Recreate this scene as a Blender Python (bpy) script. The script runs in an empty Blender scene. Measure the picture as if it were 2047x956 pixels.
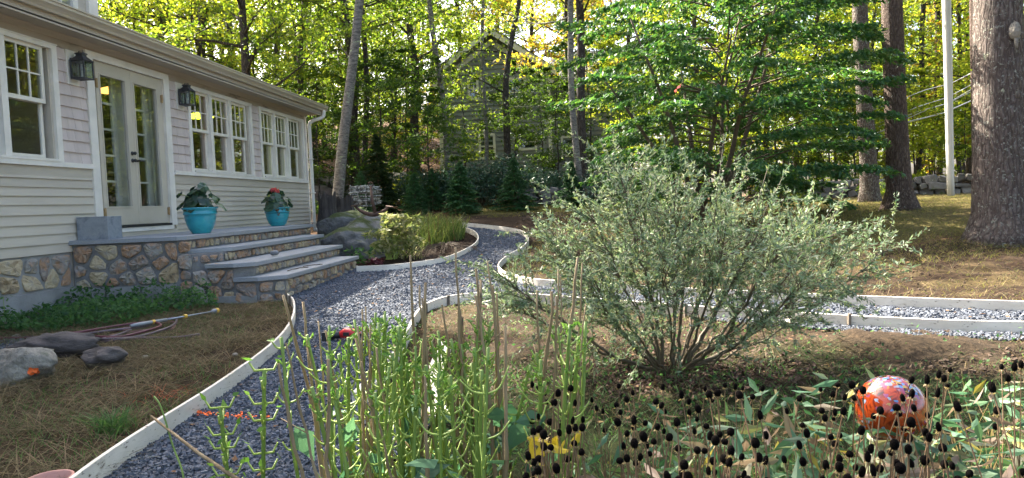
import bpy, bmesh, math, random
import numpy as np
from mathutils import Matrix, Vector
rad = math.radians
rng = np.random.default_rng(7)
random.seed(7)

# ------------------------------------------------------------------ camera, light, exposure
F, CX, CY, ROLL, HY = 1409.0, 1023.5, 478.0, .039, 405.0
_up = -np.array([ROLL, 1, -(HY - CY) / F]); _up /= np.linalg.norm(_up)
_W = np.array([1138 - CX, (HY - CY) - ROLL * (1138 - CX), F]); _W /= np.linalg.norm(_W)
_L = np.cross(_up, _W); _L /= np.linalg.norm(_L)
if _L[0] > 0: _L = -_L
# world frame: X right of the house wall, Y along the wall, Z up, lens at the origin, ground about 1.1 m below
scene = bpy.context.scene
cam_d = bpy.data.cameras.new('camera'); cam = bpy.data.objects.new('camera', cam_d)
scene.collection.objects.link(cam); scene.camera = cam
cam_d.sensor_width = 36; cam_d.lens = F / 2047 * 36; cam_d.clip_start = .05; cam_d.clip_end = 2000
_r = (-_L[0], _W[0], _up[0]); _d = (-_L[1], _W[1], _up[1]); _f = (-_L[2], _W[2], _up[2])
cam.matrix_world = Matrix(((_r[0], -_d[0], -_f[0], 0), (_r[1], -_d[1], -_f[1], 0), (_r[2], -_d[2], -_f[2], 0), (0, 0, 0, 1)))

SUN_EL = 43.0
SUN_DIR = Vector((-.76, .65, 0)).normalized()      # horizontal direction TOWARDS the sun
world = bpy.data.worlds.new('World'); scene.world = world; world.use_nodes = True
nt = world.node_tree; nt.nodes.clear()
sky = nt.nodes.new('ShaderNodeTexSky'); sky.sky_type = 'NISHITA'; sky.sun_disc = False
sky.sun_elevation = rad(SUN_EL); sky.sun_rotation = math.atan2(SUN_DIR.x, SUN_DIR.y)
sky.air_density = .8; sky.dust_density = 5.0; sky.ozone_density = .4
bg = nt.nodes.new('ShaderNodeBackground'); bg.inputs['Strength'].default_value = .10
wo = nt.nodes.new('ShaderNodeOutputWorld')
nt.links.new(sky.outputs[0], bg.inputs[0]); nt.links.new(bg.outputs[0], wo.inputs[0])
sun_d = bpy.data.lights.new('sun', 'SUN'); sun = bpy.data.objects.new('sun', sun_d); scene.collection.objects.link(sun)
sun_d.energy = 4.4; sun_d.angle = rad(.5); sun_d.color = (1, .93, .80)
_to = Vector((SUN_DIR.x * math.cos(rad(SUN_EL)), SUN_DIR.y * math.cos(rad(SUN_EL)), math.sin(rad(SUN_EL))))
sun.rotation_euler = _to.to_track_quat('Z', 'Y').to_euler(); sun.location = (-20, 15, 20)
vs = scene.view_settings
vs.view_transform = 'Standard'; vs.look = 'None'; vs.gamma = 1; vs.use_curve_mapping = False; vs.exposure = 3.1
scene.render.engine = 'CYCLES'
cy = scene.cycles
cy.max_bounces = 6; cy.diffuse_bounces = 3; cy.glossy_bounces = 3; cy.transmission_bounces = 4; cy.transparent_max_bounces = 6
cy.use_denoising = True

# ------------------------------------------------------------------ placing by ray
def ray(px, py):
    r = np.array([px - CX, py - CY, F]); return np.array([-(r @ _L), r @ _W, r @ _up])
def on_x(px, py, x): r = ray(px, py); return r * (x / r[0])
def on_y(px, py, y): r = ray(px, py); return r * (y / r[1])
def on_z(px, py, z): r = ray(px, py); return r * (z / r[2])

_ys = [-50, 3, 8, 11, 14, 17, 20, 22.5, 26, 30, 36, 60, 400]
_zm = [-1.15, -1.14, -1.12, -1.05, -.80, -.58, -.30, -.10, .25, .7, 1.2, 1.6, 2.5]
_zr = [-1.15, -1.14, -1.05, -.78, -.45, -.38, -.34, -.32, -.28, -.28, -.28, -.2, 0]
def sstep(t):
    t = np.clip(t, 0, 1); return t * t * (3 - 2 * t)
def zt(x, y):
    x = np.asarray(x, float); y = np.asarray(y, float)
    a = np.interp(y, _ys, _zm); b = np.interp(y, _ys, _zr)
    k = sstep((x - 1.5) / 4.0)
    z = a * (1 - k) + b * k
    z = z + 7.0 * sstep((y - 24) / 42) * sstep((1.0 - x) / 14)            # hillside behind, on the left
    return z
def ground(px, py):
    r = ray(px, py); t = 1.0 / r[1]
    y = 1.2
    while y < 300:
        p = r * (y / r[1])
        if p[2] <= zt(p[0], p[1]):
            lo, hi = y - max(.05, y * .01), y
            for _ in range(20):
                m = (lo + hi) / 2; q = r * (m / r[1])
                if q[2] <= zt(q[0], q[1]): hi = m
                else: lo = m
            return r * (hi / r[1])
        y += max(.05, y * .01)
    return r * (300 / r[1])
def gxy(px, py): p = ground(px, py); return (float(p[0]), float(p[1]))
def catmull(pts, n=8):
    P = [np.array(p, float) for p in pts]; P = [2 * P[0] - P[1]] + P + [2 * P[-1] - P[-2]]
    out = []
    for i in range(1, len(P) - 2):
        for k in range(n):
            t = k / n; a, b, c, d = P[i - 1], P[i], P[i + 1], P[i + 2]
            out.append(.5 * ((2 * b) + (-a + c) * t + (2 * a - 5 * b + 4 * c - d) * t * t + (-a + 3 * b - 3 * c + d) * t ** 3))
    out.append(P[-2]); return out
def inside(x, y, poly):
    x = np.asarray(x, float); y = np.asarray(y, float); c = np.zeros(x.shape, bool)
    n = len(poly); j = n - 1
    for i in range(n):
        xi, yi = poly[i][0], poly[i][1]; xj, yj = poly[j][0], poly[j][1]
        if yi != yj:
            c ^= ((yi > y) != (yj > y)) & (x < (xj - xi) * (y - yi) / (yj - yi) + xi)
        j = i
    return c
def sample_poly(poly, n, dens=None):
    P = np.array([p[:2] for p in poly]); lo, hi = P.min(0), P.max(0)
    out = np.zeros((0, 2))
    while len(out) < n:
        q = rng.uniform(lo, hi, (n * 3, 2)); k = inside(q[:, 0], q[:, 1], poly)
        if dens is not None: k &= rng.random(len(q)) < dens(q[:, 0], q[:, 1])
        out = np.vstack([out, q[k]])
    return out[:n]
_lat = rng.random((256, 256))
def vnoise(x, y, s=1.0, o=0):
    x = np.asarray(x, float) / s + 37.3 * o + 1000; y = np.asarray(y, float) / s + 17.7 * o + 1000
    xi = np.floor(x).astype(int); yi = np.floor(y).astype(int); fx = x - xi; fy = y - yi
    fx = fx * fx * (3 - 2 * fx); fy = fy * fy * (3 - 2 * fy)
    g = lambda a, b: _lat[a % 256, b % 256]
    return (g(xi, yi) * (1 - fx) + g(xi + 1, yi) * fx) * (1 - fy) + (g(xi, yi + 1) * (1 - fx) + g(xi + 1, yi + 1) * fx) * fy

# ------------------------------------------------------------------ materials
def _mat(name):
    m = bpy.data.materials.new(name); m.use_nodes = True; n = m.node_tree; n.nodes.clear()
    return m, n, n.nodes.new('ShaderNodeOutputMaterial')
def _ramp(n, cols, fac, pos=None, interp='LINEAR'):
    r = n.nodes.new('ShaderNodeValToRGB'); r.color_ramp.interpolation = interp
    e = r.color_ramp.elements
    while len(e) < len(cols): e.new(.5)
    for i, c in enumerate(cols):
        e[i].position = (pos[i] if pos else i / max(1, len(cols) - 1)); e[i].color = (*c, 1)
    n.links.new(fac, r.inputs[0]); return r
def pmat(name, cols, scale=5, rough=.7, bump=0, bscale=20, detail=4, island=0, metallic=0, stretch=(1, 1, 1), pos=None, spec=.5,
         spots=None, wave=None, moss=None, bdist=.02, coat=0):
    m, n, out = _mat(name)
    tc = n.nodes.new('ShaderNodeTexCoord'); mp = n.nodes.new('ShaderNodeMapping'); mp.inputs['Scale'].default_value = stretch
    n.links.new(tc.outputs['Object'], mp.inputs[0])
    no = n.nodes.new('ShaderNodeTexNoise'); no.inputs['Scale'].default_value = scale; no.inputs['Detail'].default_value = detail
    no.inputs['Roughness'].default_value = .62
    n.links.new(mp.outputs[0], no.inputs['Vector'])
    if island:
        ge = n.nodes.new('ShaderNodeNewGeometry'); mx = n.nodes.new('ShaderNodeMix'); mx.inputs[0].default_value = island
        ct = n.nodes.new('ShaderNodeMapRange'); ct.inputs[1].default_value = .3; ct.inputs[2].default_value = .7
        n.links.new(no.outputs[0], ct.inputs[0])
        n.links.new(ct.outputs[0], mx.inputs[2]); n.links.new(ge.outputs['Random Per Island'], mx.inputs[3]); fac = mx.outputs[0]
    else:
        ct = n.nodes.new('ShaderNodeMapRange'); ct.inputs[1].default_value = .3; ct.inputs[2].default_value = .7
        n.links.new(no.outputs[0], ct.inputs[0]); fac = ct.outputs[0]
    col = _ramp(n, cols, fac, pos).outputs[0]
    if spots:   # (colour, scale, threshold, softness)
        for sc_, s_, th_, so_ in spots:
            n2 = n.nodes.new('ShaderNodeTexNoise'); n2.inputs['Scale'].default_value = s_; n2.inputs['Detail'].default_value = 5
            n2.inputs['Roughness'].default_value = .7
            n.links.new(mp.outputs[0], n2.inputs['Vector'])
            mr = n.nodes.new('ShaderNodeMapRange'); mr.inputs[1].default_value = th_; mr.inputs[2].default_value = th_ + so_
            n.links.new(n2.outputs[0], mr.inputs[0])
            mm = n.nodes.new('ShaderNodeMix'); mm.data_type = 'RGBA'; n.links.new(mr.outputs[0], mm.inputs[0])
            n.links.new(col, mm.inputs[6]); mm.inputs[7].default_value = (*sc_, 1); col = mm.outputs[2]
    if moss:    # moss on faces that look up
        ge2 = n.nodes.new('ShaderNodeNewGeometry'); sp = n.nodes.new('ShaderNodeSeparateXYZ'); n.links.new(ge2.outputs['Normal'], sp.inputs[0])
        n3 = n.nodes.new('ShaderNodeTexNoise'); n3.inputs['Scale'].default_value = moss[1]; n3.inputs['Detail'].default_value = 6
        n.links.new(tc.outputs['Object'], n3.inputs['Vector'])
        ad = n.nodes.new('ShaderNodeMath'); ad.operation = 'ADD'; n.links.new(sp.outputs[2], ad.inputs[0]); n.links.new(n3.outputs[0], ad.inputs[1])
        mr = n.nodes.new('ShaderNodeMapRange'); mr.inputs[1].default_value = moss[2]; mr.inputs[2].default_value = moss[2] + .18
        n.links.new(ad.outputs[0], mr.inputs[0])
        mm = n.nodes.new('ShaderNodeMix'); mm.data_type = 'RGBA'; n.links.new(mr.outputs[0], mm.inputs[0])
        n.links.new(col, mm.inputs[6]); mm.inputs[7].default_value = (*moss[0], 1); col = mm.outputs[2]
    b = n.nodes.new('ShaderNodeBsdfPrincipled'); n.links.new(col, b.inputs['Base Color'])
    b.inputs['Roughness'].default_value = rough; b.inputs['Metallic'].default_value = metallic
    b.inputs['Specular IOR Level'].default_value = spec; b.inputs['Coat Weight'].default_value = coat
    if bump:
        nb = n.nodes.new('ShaderNodeTexNoise'); nb.inputs['Scale'].default_value = bscale; nb.inputs['Detail'].default_value = 6
        nb.inputs['Roughness'].default_value = .65
        n.links.new(mp.outputs[0], nb.inputs['Vector'])
        bu = n.nodes.new('ShaderNodeBump'); bu.inputs['Strength'].default_value = bump; bu.inputs['Distance'].default_value = bdist
        n.links.new(nb.outputs[0], bu.inputs['Height']); n.links.new(bu.outputs[0], b.inputs['Normal'])
    n.links.new(b.outputs[0], out.inputs[0]); return m
def leafmat(name, cols, trans=.5, tcol=None, tgain=2.2, rough=.55, pos=None, spec=.3):
    m, n, out = _mat(name)
    ge = n.nodes.new('ShaderNodeNewGeometry')
    col = _ramp(n, cols, ge.outputs['Random Per Island'], pos).outputs[0]
    b = n.nodes.new('ShaderNodeBsdfPrincipled'); n.links.new(col, b.inputs['Base Color']); b.inputs['Roughness'].default_value = rough
    b.inputs['Specular IOR Level'].default_value = spec
    tr = n.nodes.new('ShaderNodeBsdfTranslucent')
    if tcol:
        c2 = _ramp(n, tcol, ge.outputs['Random Per Island'], pos).outputs[0]; n.links.new(c2, tr.inputs[0])
    else:
        g = n.nodes.new('ShaderNodeMix'); g.data_type = 'RGBA'; g.blend_type = 'MULTIPLY'; g.inputs[0].default_value = 1
        n.links.new(col, g.inputs[6]); g.inputs[7].default_value = (tgain, tgain, tgain * .8, 1); n.links.new(g.outputs[2], tr.inputs[0])
    mx = n.nodes.new('ShaderNodeMixShader'); mx.inputs[0].default_value = trans
    n.links.new(b.outputs[0], mx.inputs[1]); n.links.new(tr.outputs[0], mx.inputs[2]); n.links.new(mx.outputs[0], out.inputs[0]); return m
def barkmat(name, dark, light, sx=14, sz=2.2, bump=1.0, lichen=None, dist=.03):
    m, n, out = _mat(name)
    tc = n.nodes.new('ShaderNodeTexCoord'); mp = n.nodes.new('ShaderNodeMapping'); mp.inputs['Scale'].default_value = (1, 1, sz / sx)
    n.links.new(tc.outputs['Object'], mp.inputs[0])
    nw = n.nodes.new('ShaderNodeTexNoise'); nw.inputs['Scale'].default_value = sx * .8; nw.inputs['Detail'].default_value = 4
    n.links.new(mp.outputs[0], nw.inputs['Vector'])
    av = n.nodes.new('ShaderNodeMix'); av.data_type = 'RGBA'; av.inputs[0].default_value = .10
    n.links.new(mp.outputs[0], av.inputs[6]); n.links.new(nw.outputs['Color'], av.inputs[7])
    vo = n.nodes.new('ShaderNodeTexVoronoi'); vo.feature = 'DISTANCE_TO_EDGE'; vo.inputs['Scale'].default_value = sx * 1.7
    n.links.new(av.outputs[2], vo.inputs['Vector'])
    mr = n.nodes.new('ShaderNodeMapRange'); mr.inputs[1].default_value = 0; mr.inputs[2].default_value = .26; mr.inputs[3].default_value = .12
    n.links.new(vo.outputs['Distance'], mr.inputs[0])
    n2 = n.nodes.new('ShaderNodeTexNoise'); n2.inputs['Scale'].default_value = sx * 2.4; n2.inputs['Detail'].default_value = 8; n2.inputs['Roughness'].default_value = .75
    n.links.new(mp.outputs[0], n2.inputs['Vector'])
    n2b = n.nodes.new('ShaderNodeMapRange'); n2b.inputs[1].default_value = .3; n2b.inputs[2].default_value = .68; n.links.new(n2.outputs[0], n2b.inputs[0])
    mu2 = n.nodes.new('ShaderNodeMath'); mu2.operation = 'MULTIPLY'; n.links.new(mr.outputs[0], mu2.inputs[0]); n.links.new(n2b.outputs[0], mu2.inputs[1])
    col = _ramp(n, [dark, light], mu2.outputs[0]).outputs[0]
    if lichen:
        for c_, s_, th_ in lichen:
            n3 = n.nodes.new('ShaderNodeTexNoise'); n3.inputs['Scale'].default_value = s_; n3.inputs['Detail'].default_value = 5; n3.inputs['Roughness'].default_value = .75
            n.links.new(tc.outputs['Object'], n3.inputs['Vector'])
            m3 = n.nodes.new('ShaderNodeMapRange'); m3.inputs[1].default_value = th_; m3.inputs[2].default_value = th_ + .03
            n.links.new(n3.outputs[0], m3.inputs[0])
            mm = n.nodes.new('ShaderNodeMix'); mm.data_type = 'RGBA'; n.links.new(m3.outputs[0], mm.inputs[0]); n.links.new(col, mm.inputs[6])
            mm.inputs[7].default_value = (*c_, 1); col = mm.outputs[2]
    b = n.nodes.new('ShaderNodeBsdfPrincipled'); n.links.new(col, b.inputs['Base Color']); b.inputs['Roughness'].default_value = .9
    b.inputs['Specular IOR Level'].default_value = .2
    bu = n.nodes.new('ShaderNodeBump'); bu.inputs['Strength'].default_value = bump; bu.inputs['Distance'].default_value = dist
    n.links.new(mu2.outputs[0], bu.inputs['Height']); n.links.new(bu.outputs[0], b.inputs['Normal'])
    n.links.new(b.outputs[0], out.inputs[0]); return m
def glassmat(name, tint=(.9, .95, .95), see=.85):
    m, n, out = _mat(name)
    lw = n.nodes.new('ShaderNodeLayerWeight'); lw.inputs[0].default_value = .5
    pw = n.nodes.new('ShaderNodeMath'); pw.operation = 'POWER'; pw.inputs[1].default_value = 4.2; n.links.new(lw.outputs['Facing'], pw.inputs[0])
    fr = n.nodes.new('ShaderNodeMath'); fr.operation = 'ADD'; fr.inputs[1].default_value = .045; n.links.new(pw.outputs[0], fr.inputs[0])
    tr = n.nodes.new('ShaderNodeBsdfTransparent'); tr.inputs[0].default_value = (*[c * see for c in tint], 1)
    gl = n.nodes.new('ShaderNodeBsdfGlossy'); gl.inputs['Roughness'].default_value = .01; gl.inputs[0].default_value = (.95, .97, 1, 1)
    ns = n.nodes.new('ShaderNodeTexNoise'); ns.inputs['Scale'].default_value = 1.7
    tc = n.nodes.new('ShaderNodeTexCoord'); n.links.new(tc.outputs['Object'], ns.inputs['Vector'])
    bu = n.nodes.new('ShaderNodeBump'); bu.inputs['Strength'].default_value = .05; bu.inputs['Distance'].default_value = .006
    n.links.new(ns.outputs[0], bu.inputs['Height']); n.links.new(bu.outputs[0], gl.inputs['Normal'])
    ma = n.nodes.new('ShaderNodeMath'); ma.operation = 'MULTIPLY'; ma.inputs[1].default_value = 1.7; ma.use_clamp = True
    n.links.new(fr.outputs[0], ma.inputs[0])
    mx = n.nodes.new('ShaderNodeMixShader'); n.links.new(ma.outputs[0], mx.inputs[0]); n.links.new(tr.outputs[0], mx.inputs[1]); n.links.new(gl.outputs[0], mx.inputs[2])
    n.links.new(mx.outputs[0], out.inputs[0]); return m

# ------------------------------------------------------------------ mesh building
COL = scene.collection
class MB:
    """collects faces; build() links them as one mesh object"""
    def __init__(s): s.v = []; s.f = []; s.n = 0
    def add(s, v, f):
        v = np.asarray(v, float).reshape(-1, 3); s.v.append(v); s.f += [tuple(int(i) + s.n for i in q) for q in f]; s.n += len(v); return s
    def box(s, x0, x1, y0, y1, z0, z1):
        v = [(x0, y0, z0), (x1, y0, z0), (x1, y1, z0), (x0, y1, z0), (x0, y0, z1), (x1, y0, z1), (x1, y1, z1), (x0, y1, z1)]
        return s.add(v, [(0, 3, 2, 1), (4, 5, 6, 7), (0, 1, 5, 4), (1, 2, 6, 5), (2, 3, 7, 6), (3, 0, 4, 7)])
    def obox(s, c, dx, dy, dz, ax, ay):
        ax = np.array(ax, float); ax /= np.linalg.norm(ax); ay = np.array(ay, float); ay -= ax * (ay @ ax); ay /= np.linalg.norm(ay); az = np.cross(ax, ay)
        v = [np.array(c) + ax * a * dx / 2 + ay * b * dy / 2 + az * e * dz / 2 for e in (-1, 1) for a, b in ((-1, -1), (1, -1), (1, 1), (-1, 1))]
        return s.add(v, [(0, 3, 2, 1), (4, 5, 6, 7), (0, 1, 5, 4), (1, 2, 6, 5), (2, 3, 7, 6), (3, 0, 4, 7)])
    def prism(s, poly, z0, z1):
        n = len(poly); v = [(p[0], p[1], z0) for p in poly] + [(p[0], p[1], z1) for p in poly]
        return s.add(v, [tuple(range(n))[::-1], tuple(range(n, 2 * n))] + [(i, (i + 1) % n, n + (i + 1) % n, n + i) for i in range(n)])
    def extr(s, prof, y0, y1):     # profile in xz, closed, extruded along y
        n = len(prof); v = [(p[0], y0, p[1]) for p in prof] + [(p[0], y1, p[1]) for p in prof]
        return s.add(v, [tuple(range(n)), tuple(range(n, 2 * n))[::-1]] + [(i, n + i, n + (i + 1) % n, (i + 1) % n) for i in range(n)])
    def tube(s, pts, r, k=6, cap=True, ph=0, jag=0):
        P = np.array(pts, float); n = len(P); r = np.full(n, r, float) if np.isscalar(r) else np.array(r, float)
        T = np.gradient(P, axis=0); T /= np.maximum(np.linalg.norm(T, axis=1), 1e-9)[:, None]
        ref = np.array([0, 0, 1.]) if abs(T[0][2]) < .9 else np.array([1., 0, 0])
        a = np.linspace(0, 2 * math.pi, k, endpoint=False) + ph; V = []
        for i in range(n):
            u = np.cross(T[i], ref); u /= max(np.linalg.norm(u), 1e-9); w = np.cross(T[i], u)
            rr = r[i] * (1 + jag * rng.uniform(-1, 1, k)) if jag else np.full(k, r[i])
            V.append(P[i] + (np.cos(a) * rr)[:, None] * u + (np.sin(a) * rr)[:, None] * w)
        f = [(i * k + j, i * k + (j + 1) % k, (i + 1) * k + (j + 1) % k, (i + 1) * k + j) for i in range(n - 1) for j in range(k)]
        if cap: f += [tuple(range(k))[::-1], tuple(range((n - 1) * k, n * k))]
        return s.add(np.vstack(V), f)
    def lathe(s, prof, c=(0, 0, 0), k=24, wob=0):
        n = len(prof); a = np.linspace(0, 2 * math.pi, k, endpoint=False); V = []
        for r, z in prof:
            V.append(np.stack([c[0] + np.cos(a) * r * (1 + wob * np.sin(3 * a + z * 9)), c[1] + np.sin(a) * r, np.full(k, c[2] + z)], 1))
        f = [(i * k + j, i * k + (j + 1) % k, (i + 1) * k + (j + 1) % k, (i + 1) * k + j) for i in range(n - 1) for j in range(k)]
        return s.add(np.vstack(V), f)
    def quads(s, Q):               # (N,4,3)
        Q = np.asarray(Q, float); n = len(Q); b = s.n
        s.v.append(Q.reshape(-1, 3)); idx = (np.arange(n * 4).reshape(n, 4) + b); s.f += [tuple(q) for q in idx.tolist()]; s.n += n * 4; return s
    def build(s, name, mat, parent=None, smooth=False, mat2=None, nf=0):
        V = np.vstack(s.v) if s.v else np.zeros((0, 3))
        if parent is not None: V = V - np.array(parent_origin(parent))
        me = bpy.data.meshes.new(name); ls = np.array([len(q) for q in s.f]); flat = np.fromiter((i for q in s.f for i in q), int)
        me.vertices.add(len(V)); me.vertices.foreach_set('co', V.astype(np.float32).ravel())
        me.loops.add(len(flat)); me.loops.foreach_set('vertex_index', flat.astype(np.int32))
        me.polygons.add(len(ls)); me.polygons.foreach_set('loop_start', np.concatenate([[0], np.cumsum(ls)[:-1]]).astype(np.int32))
        me.polygons.foreach_set('loop_total', ls.astype(np.int32))
        me.polygons.foreach_set('use_smooth', np.full(len(ls), bool(smooth)))
        me.update(calc_edges=True); me.validate()
        if mat is not None: me.materials.append(mat)
        if mat2 is not None:
            me.materials.append(mat2)
            if len(me.polygons) == len(ls): me.polygons.foreach_set('material_index', (np.arange(len(ls)) >= nf).astype(np.int32))
        o = bpy.data.objects.new(name, me); COL.objects.link(o)
        if parent is not None: o.parent = parent
        return o
def parent_origin(p):
    o = Vector((0, 0, 0))
    while p is not None: o += p.location; p = p.parent
    return (o.x, o.y, o.z)
def fast_quads(name, Q, mat, parent=None, tri=False):
    Q = np.asarray(Q, np.float32); k = Q.shape[1]; n = len(Q)
    V = Q.reshape(-1, 3)
    if parent is not None: V = V - np.array(parent_origin(parent), np.float32)
    me = bpy.data.meshes.new(name); me.vertices.add(n * k); me.vertices.foreach_set('co', V.ravel())
    me.loops.add(n * k); me.loops.foreach_set('vertex_index', np.arange(n * k, dtype=np.int32))
    me.polygons.add(n); me.polygons.foreach_set('loop_start', (np.arange(n) * k).astype(np.int32)); me.polygons.foreach_set('loop_total', np.full(n, k, np.int32)); me.polygons.foreach_set('use_smooth', np.zeros(n, bool))
    me.update(calc_edges=True); me.materials.append(mat)
    o = bpy.data.objects.new(name, me); COL.objects.link(o)
    if parent is not None: o.parent = parent
    return o
def tag(o, label, cat, group=None):
    o['label'] = label; o['category'] = cat
    if group: o['group'] = group
    return o
def thing(name, label, cat, loc=(0, 0, 0), group=None):
    o = bpy.data.objects.new(name, None); COL.objects.link(o); o.location = [float(a) for a in loc]; o.empty_display_size = .1
    return tag(o, label, cat, group)
def setk(o, k): o['kind'] = k; return o
def dup(root, loc, rz=0, s=1, label=None, group=None, sz=None):
    r = root.copy(); COL.objects.link(r); r.location = loc; r.rotation_euler = (0, 0, rz); r.scale = (s, s, sz or s)
    if label: r['label'] = label
    if group: r['group'] = group
    for ch in list(root.children):
        c = ch.copy(); COL.objects.link(c); c.parent = r
        for g in ch.children:
            d = g.copy(); COL.objects.link(d); d.parent = c
    return r
def unit(v): v = np.asarray(v, float); return v / np.maximum(np.linalg.norm(v, axis=-1, keepdims=True), 1e-9)
def leaves(C, size, ratio=.5, up=.5, direction=None, spread=1.0, fold=0, g=None):
    """diamond leaves centred on C; up = how flat they lie; direction = preferred long axis"""
    C = np.asarray(C, float); n = len(C); g = g or rng
    N = unit(g.normal(0, 1, (n, 3)) * (1 - up) + np.array([0, 0, 1]) * up)
    D = g.normal(0, 1, (n, 3)) * spread
    if direction is not None: D = D + np.asarray(direction)
    D = unit(D - N * (D * N).sum(1)[:, None]); S = np.cross(N, D)
    L = (np.full(n, size) if np.isscalar(size) else np.asarray(size)) * g.uniform(.65, 1.25, n)
    L = L[:, None]; w = L * ratio / 2
    k = D * L * .12
    return np.stack([C - D * L / 2, C - k + S * w - N * w * fold, C + D * L / 2, C - k - S * w - N * w * fold], 1)
def rotz(P, a): c, s = math.cos(a), math.sin(a); P = np.asarray(P); return np.stack([P[..., 0] * c - P[..., 1] * s, P[..., 0] * s + P[..., 1] * c, P[..., 2]], -1)

# ------------------------------------------------------------------ palette
M = {}
M['white'] = pmat('white paint', [(.62, .58, .50), (.77, .72, .63)], 3, .55, .15, 60, island=0, spots=[((.40, .37, .33), 2.5, .62, .2)], bdist=.004)
M['sash'] = pmat('cream sash paint', [(.66, .61, .51), (.74, .69, .58)], 4, .45)
M['door'] = pmat('putty door paint', [(.44, .39, .30), (.51, .455, .36)], 2, .5)
M['clap'] = pmat('grey clapboard paint', [(.38, .335, .265), (.47, .415, .33), (.53, .47, .375)], 1.6, .65, .3, 25, island=.35, stretch=(1, .5, 3), spots=[((.22, .19, .15), 1.3, .66, .18)], bdist=.004)
M['shingle'] = pmat('pinkish shingle stain', [(.44, .365, .32), (.52, .435, .385), (.58, .49, .435)], 3, .75, .35, 40, island=.55, stretch=(1, 3, .6), bdist=.004)
M['frieze'] = pmat('stained frieze board', [(.31, .255, .185), (.41, .34, .255)], 1.2, .7, .2, 30, stretch=(1, .35, 1.5), spots=[((.15, .12, .085), 2.2, .56, .1)], bdist=.004)
M['soffit'] = pmat('soffit paint', [(.40, .34, .26), (.48, .41, .32)], 1.5, .6, stretch=(1, .2, 1))
M['gutter'] = pmat('tan gutter enamel', [(.40, .34, .25), (.52, .45, .34)], 2.5, .4, stretch=(1, .25, 1))
M['roof'] = pmat('asphalt roof', [(.07, .07, .07), (.12, .115, .11)], 30, .9, .4, 80)
M['concrete'] = pmat('concrete', [(.20, .195, .185), (.29, .285, .27)], 3, .85, .5, 40, spots=[((.12, .115, .10), 2, .6, .15)])
M['mortar'] = pmat('grey mortar', [(.13, .125, .12), (.21, .205, .20)], 8, .95, .6, 60, spots=[((.06, .055, .05), 1.4, .6, .12)])
M['stone'] = pmat('buff fieldstone', [(.13, .10, .07), (.34, .25, .145), (.46, .37, .235), (.26, .245, .225), (.38, .22, .12), (.19, .165, .145), (.40, .33, .24)], 8, .85, 1, 24, detail=7, island=.66, spots=[((.08, .065, .05), 9, .60, .1)])
M['granite'] = pmat('thermal granite', [(.17, .18, .185), (.27, .28, .29), (.22, .23, .24)], 130, .8, .3, 150, detail=2, spots=[((.15, .15, .145), 1.6, .62, .14)])
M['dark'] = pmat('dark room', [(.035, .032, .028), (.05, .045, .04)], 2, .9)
M['glass'] = glassmat('window glass')
M['lampmetal'] = pmat('aged pewter', [(.04, .042, .047), (.10, .10, .105)], 14, .55, .3, 40, metallic=.6)
M['zinc'] = pmat('galvanized zinc', [(.20, .23, .27), (.34, .37, .41), (.27, .30, .335)], 9, .5, .2, 30, metallic=.55, spots=[((.46, .49, .52), 12, .66, .03)])
M['brass'] = pmat('brass hinge', [(.30, .19, .09), (.46, .33, .17)], 20, .45, metallic=.6)
M['black'] = pmat('black metal', [(.012, .012, .013), (.025, .025, .026)], 10, .4)
M['pot'] = pmat('turquoise glaze', [(.015, .19, .24), (.02, .27, .33), (.04, .33, .37)], 3, .28, .1, 20, coat=.4, spots=[((.03, .13, .14), 4, .62, .1)])
M['soil'] = pmat('potting soil', [(.02, .014, .009), (.045, .03, .02)], 30, 1, .8, 60)
M['board'] = pmat('whitewashed board', [(.56, .50, .41), (.72, .66, .57)], 3, .7, .35, 30, stretch=(1, 1, 3), spots=[((.22, .16, .10), 5, .60, .16), ((.10, .07, .04), 20, .62, .03)], bdist=.004)
M['stake'] = pmat('weathered stake', [(.10, .08, .06), (.2, .16, .12)], 12, .9, .5, 40, stretch=(1, 1, .2))
M['gravel'] = pmat('bluestone chips', [(.040, .045, .057), (.080, .089, .108), (.130, .142, .168), (.066, .075, .094), (.10, .098, .095)], 20, .9, island=.85, spec=.2)
M['gravelbed'] = pmat('gravel bed', [(.03, .033, .04), (.10, .11, .14)], 45, .95, .8, 70)
M['straw'] = leafmat('dry thatch', [(.055, .036, .018), (.12, .085, .045), (.20, .145, .075), (.075, .065, .028), (.06, .075, .022), (.15, .10, .05)], .15, rough=.8)
M['lawn'] = leafmat('autumn lawn blades', [(.08, .10, .02), (.13, .13, .03), (.19, .155, .05), (.09, .115, .02), (.22, .17, .06)], .35, rough=.7)
M['grass'] = leafmat('green grass blades', [(.03, .075, .018), (.055, .12, .03), (.08, .15, .04)], .35, rough=.6)
M['weed'] = leafmat('weed leaves', [(.025, .07, .022), (.045, .105, .03), (.075, .145, .05), (.03, .07, .035)], .35, rough=.6, spec=.15, tgain=2.6)
M['litter'] = leafmat('leaf litter', [(.07, .035, .018), (.14, .075, .035), (.22, .13, .06), (.10, .06, .035)], .1, rough=.9)
M['oak'] = leafmat('oak leaves', [(.022, .050, .010), (.035, .075, .014), (.05, .10, .02), (.075, .12, .02)], .5, tcol=[(.13, .24, .015), (.20, .32, .02), (.30, .40, .03), (.42, .46, .03)])
M['maple'] = leafmat('turning maple leaves', [(.06, .085, .012), (.09, .12, .018), (.15, .14, .02), (.045, .08, .012)], .55, tcol=[(.30, .44, .02), (.42, .52, .03), (.58, .58, .04), (.20, .36, .02)])
M['orange'] = leafmat('orange autumn leaves', [(.10, .075, .012), (.16, .08, .015), (.07, .08, .015), (.10, .11, .02)], .5, tcol=[(.40, .40, .02), (.60, .30, .03), (.30, .40, .03), (.55, .50, .04)])
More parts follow.
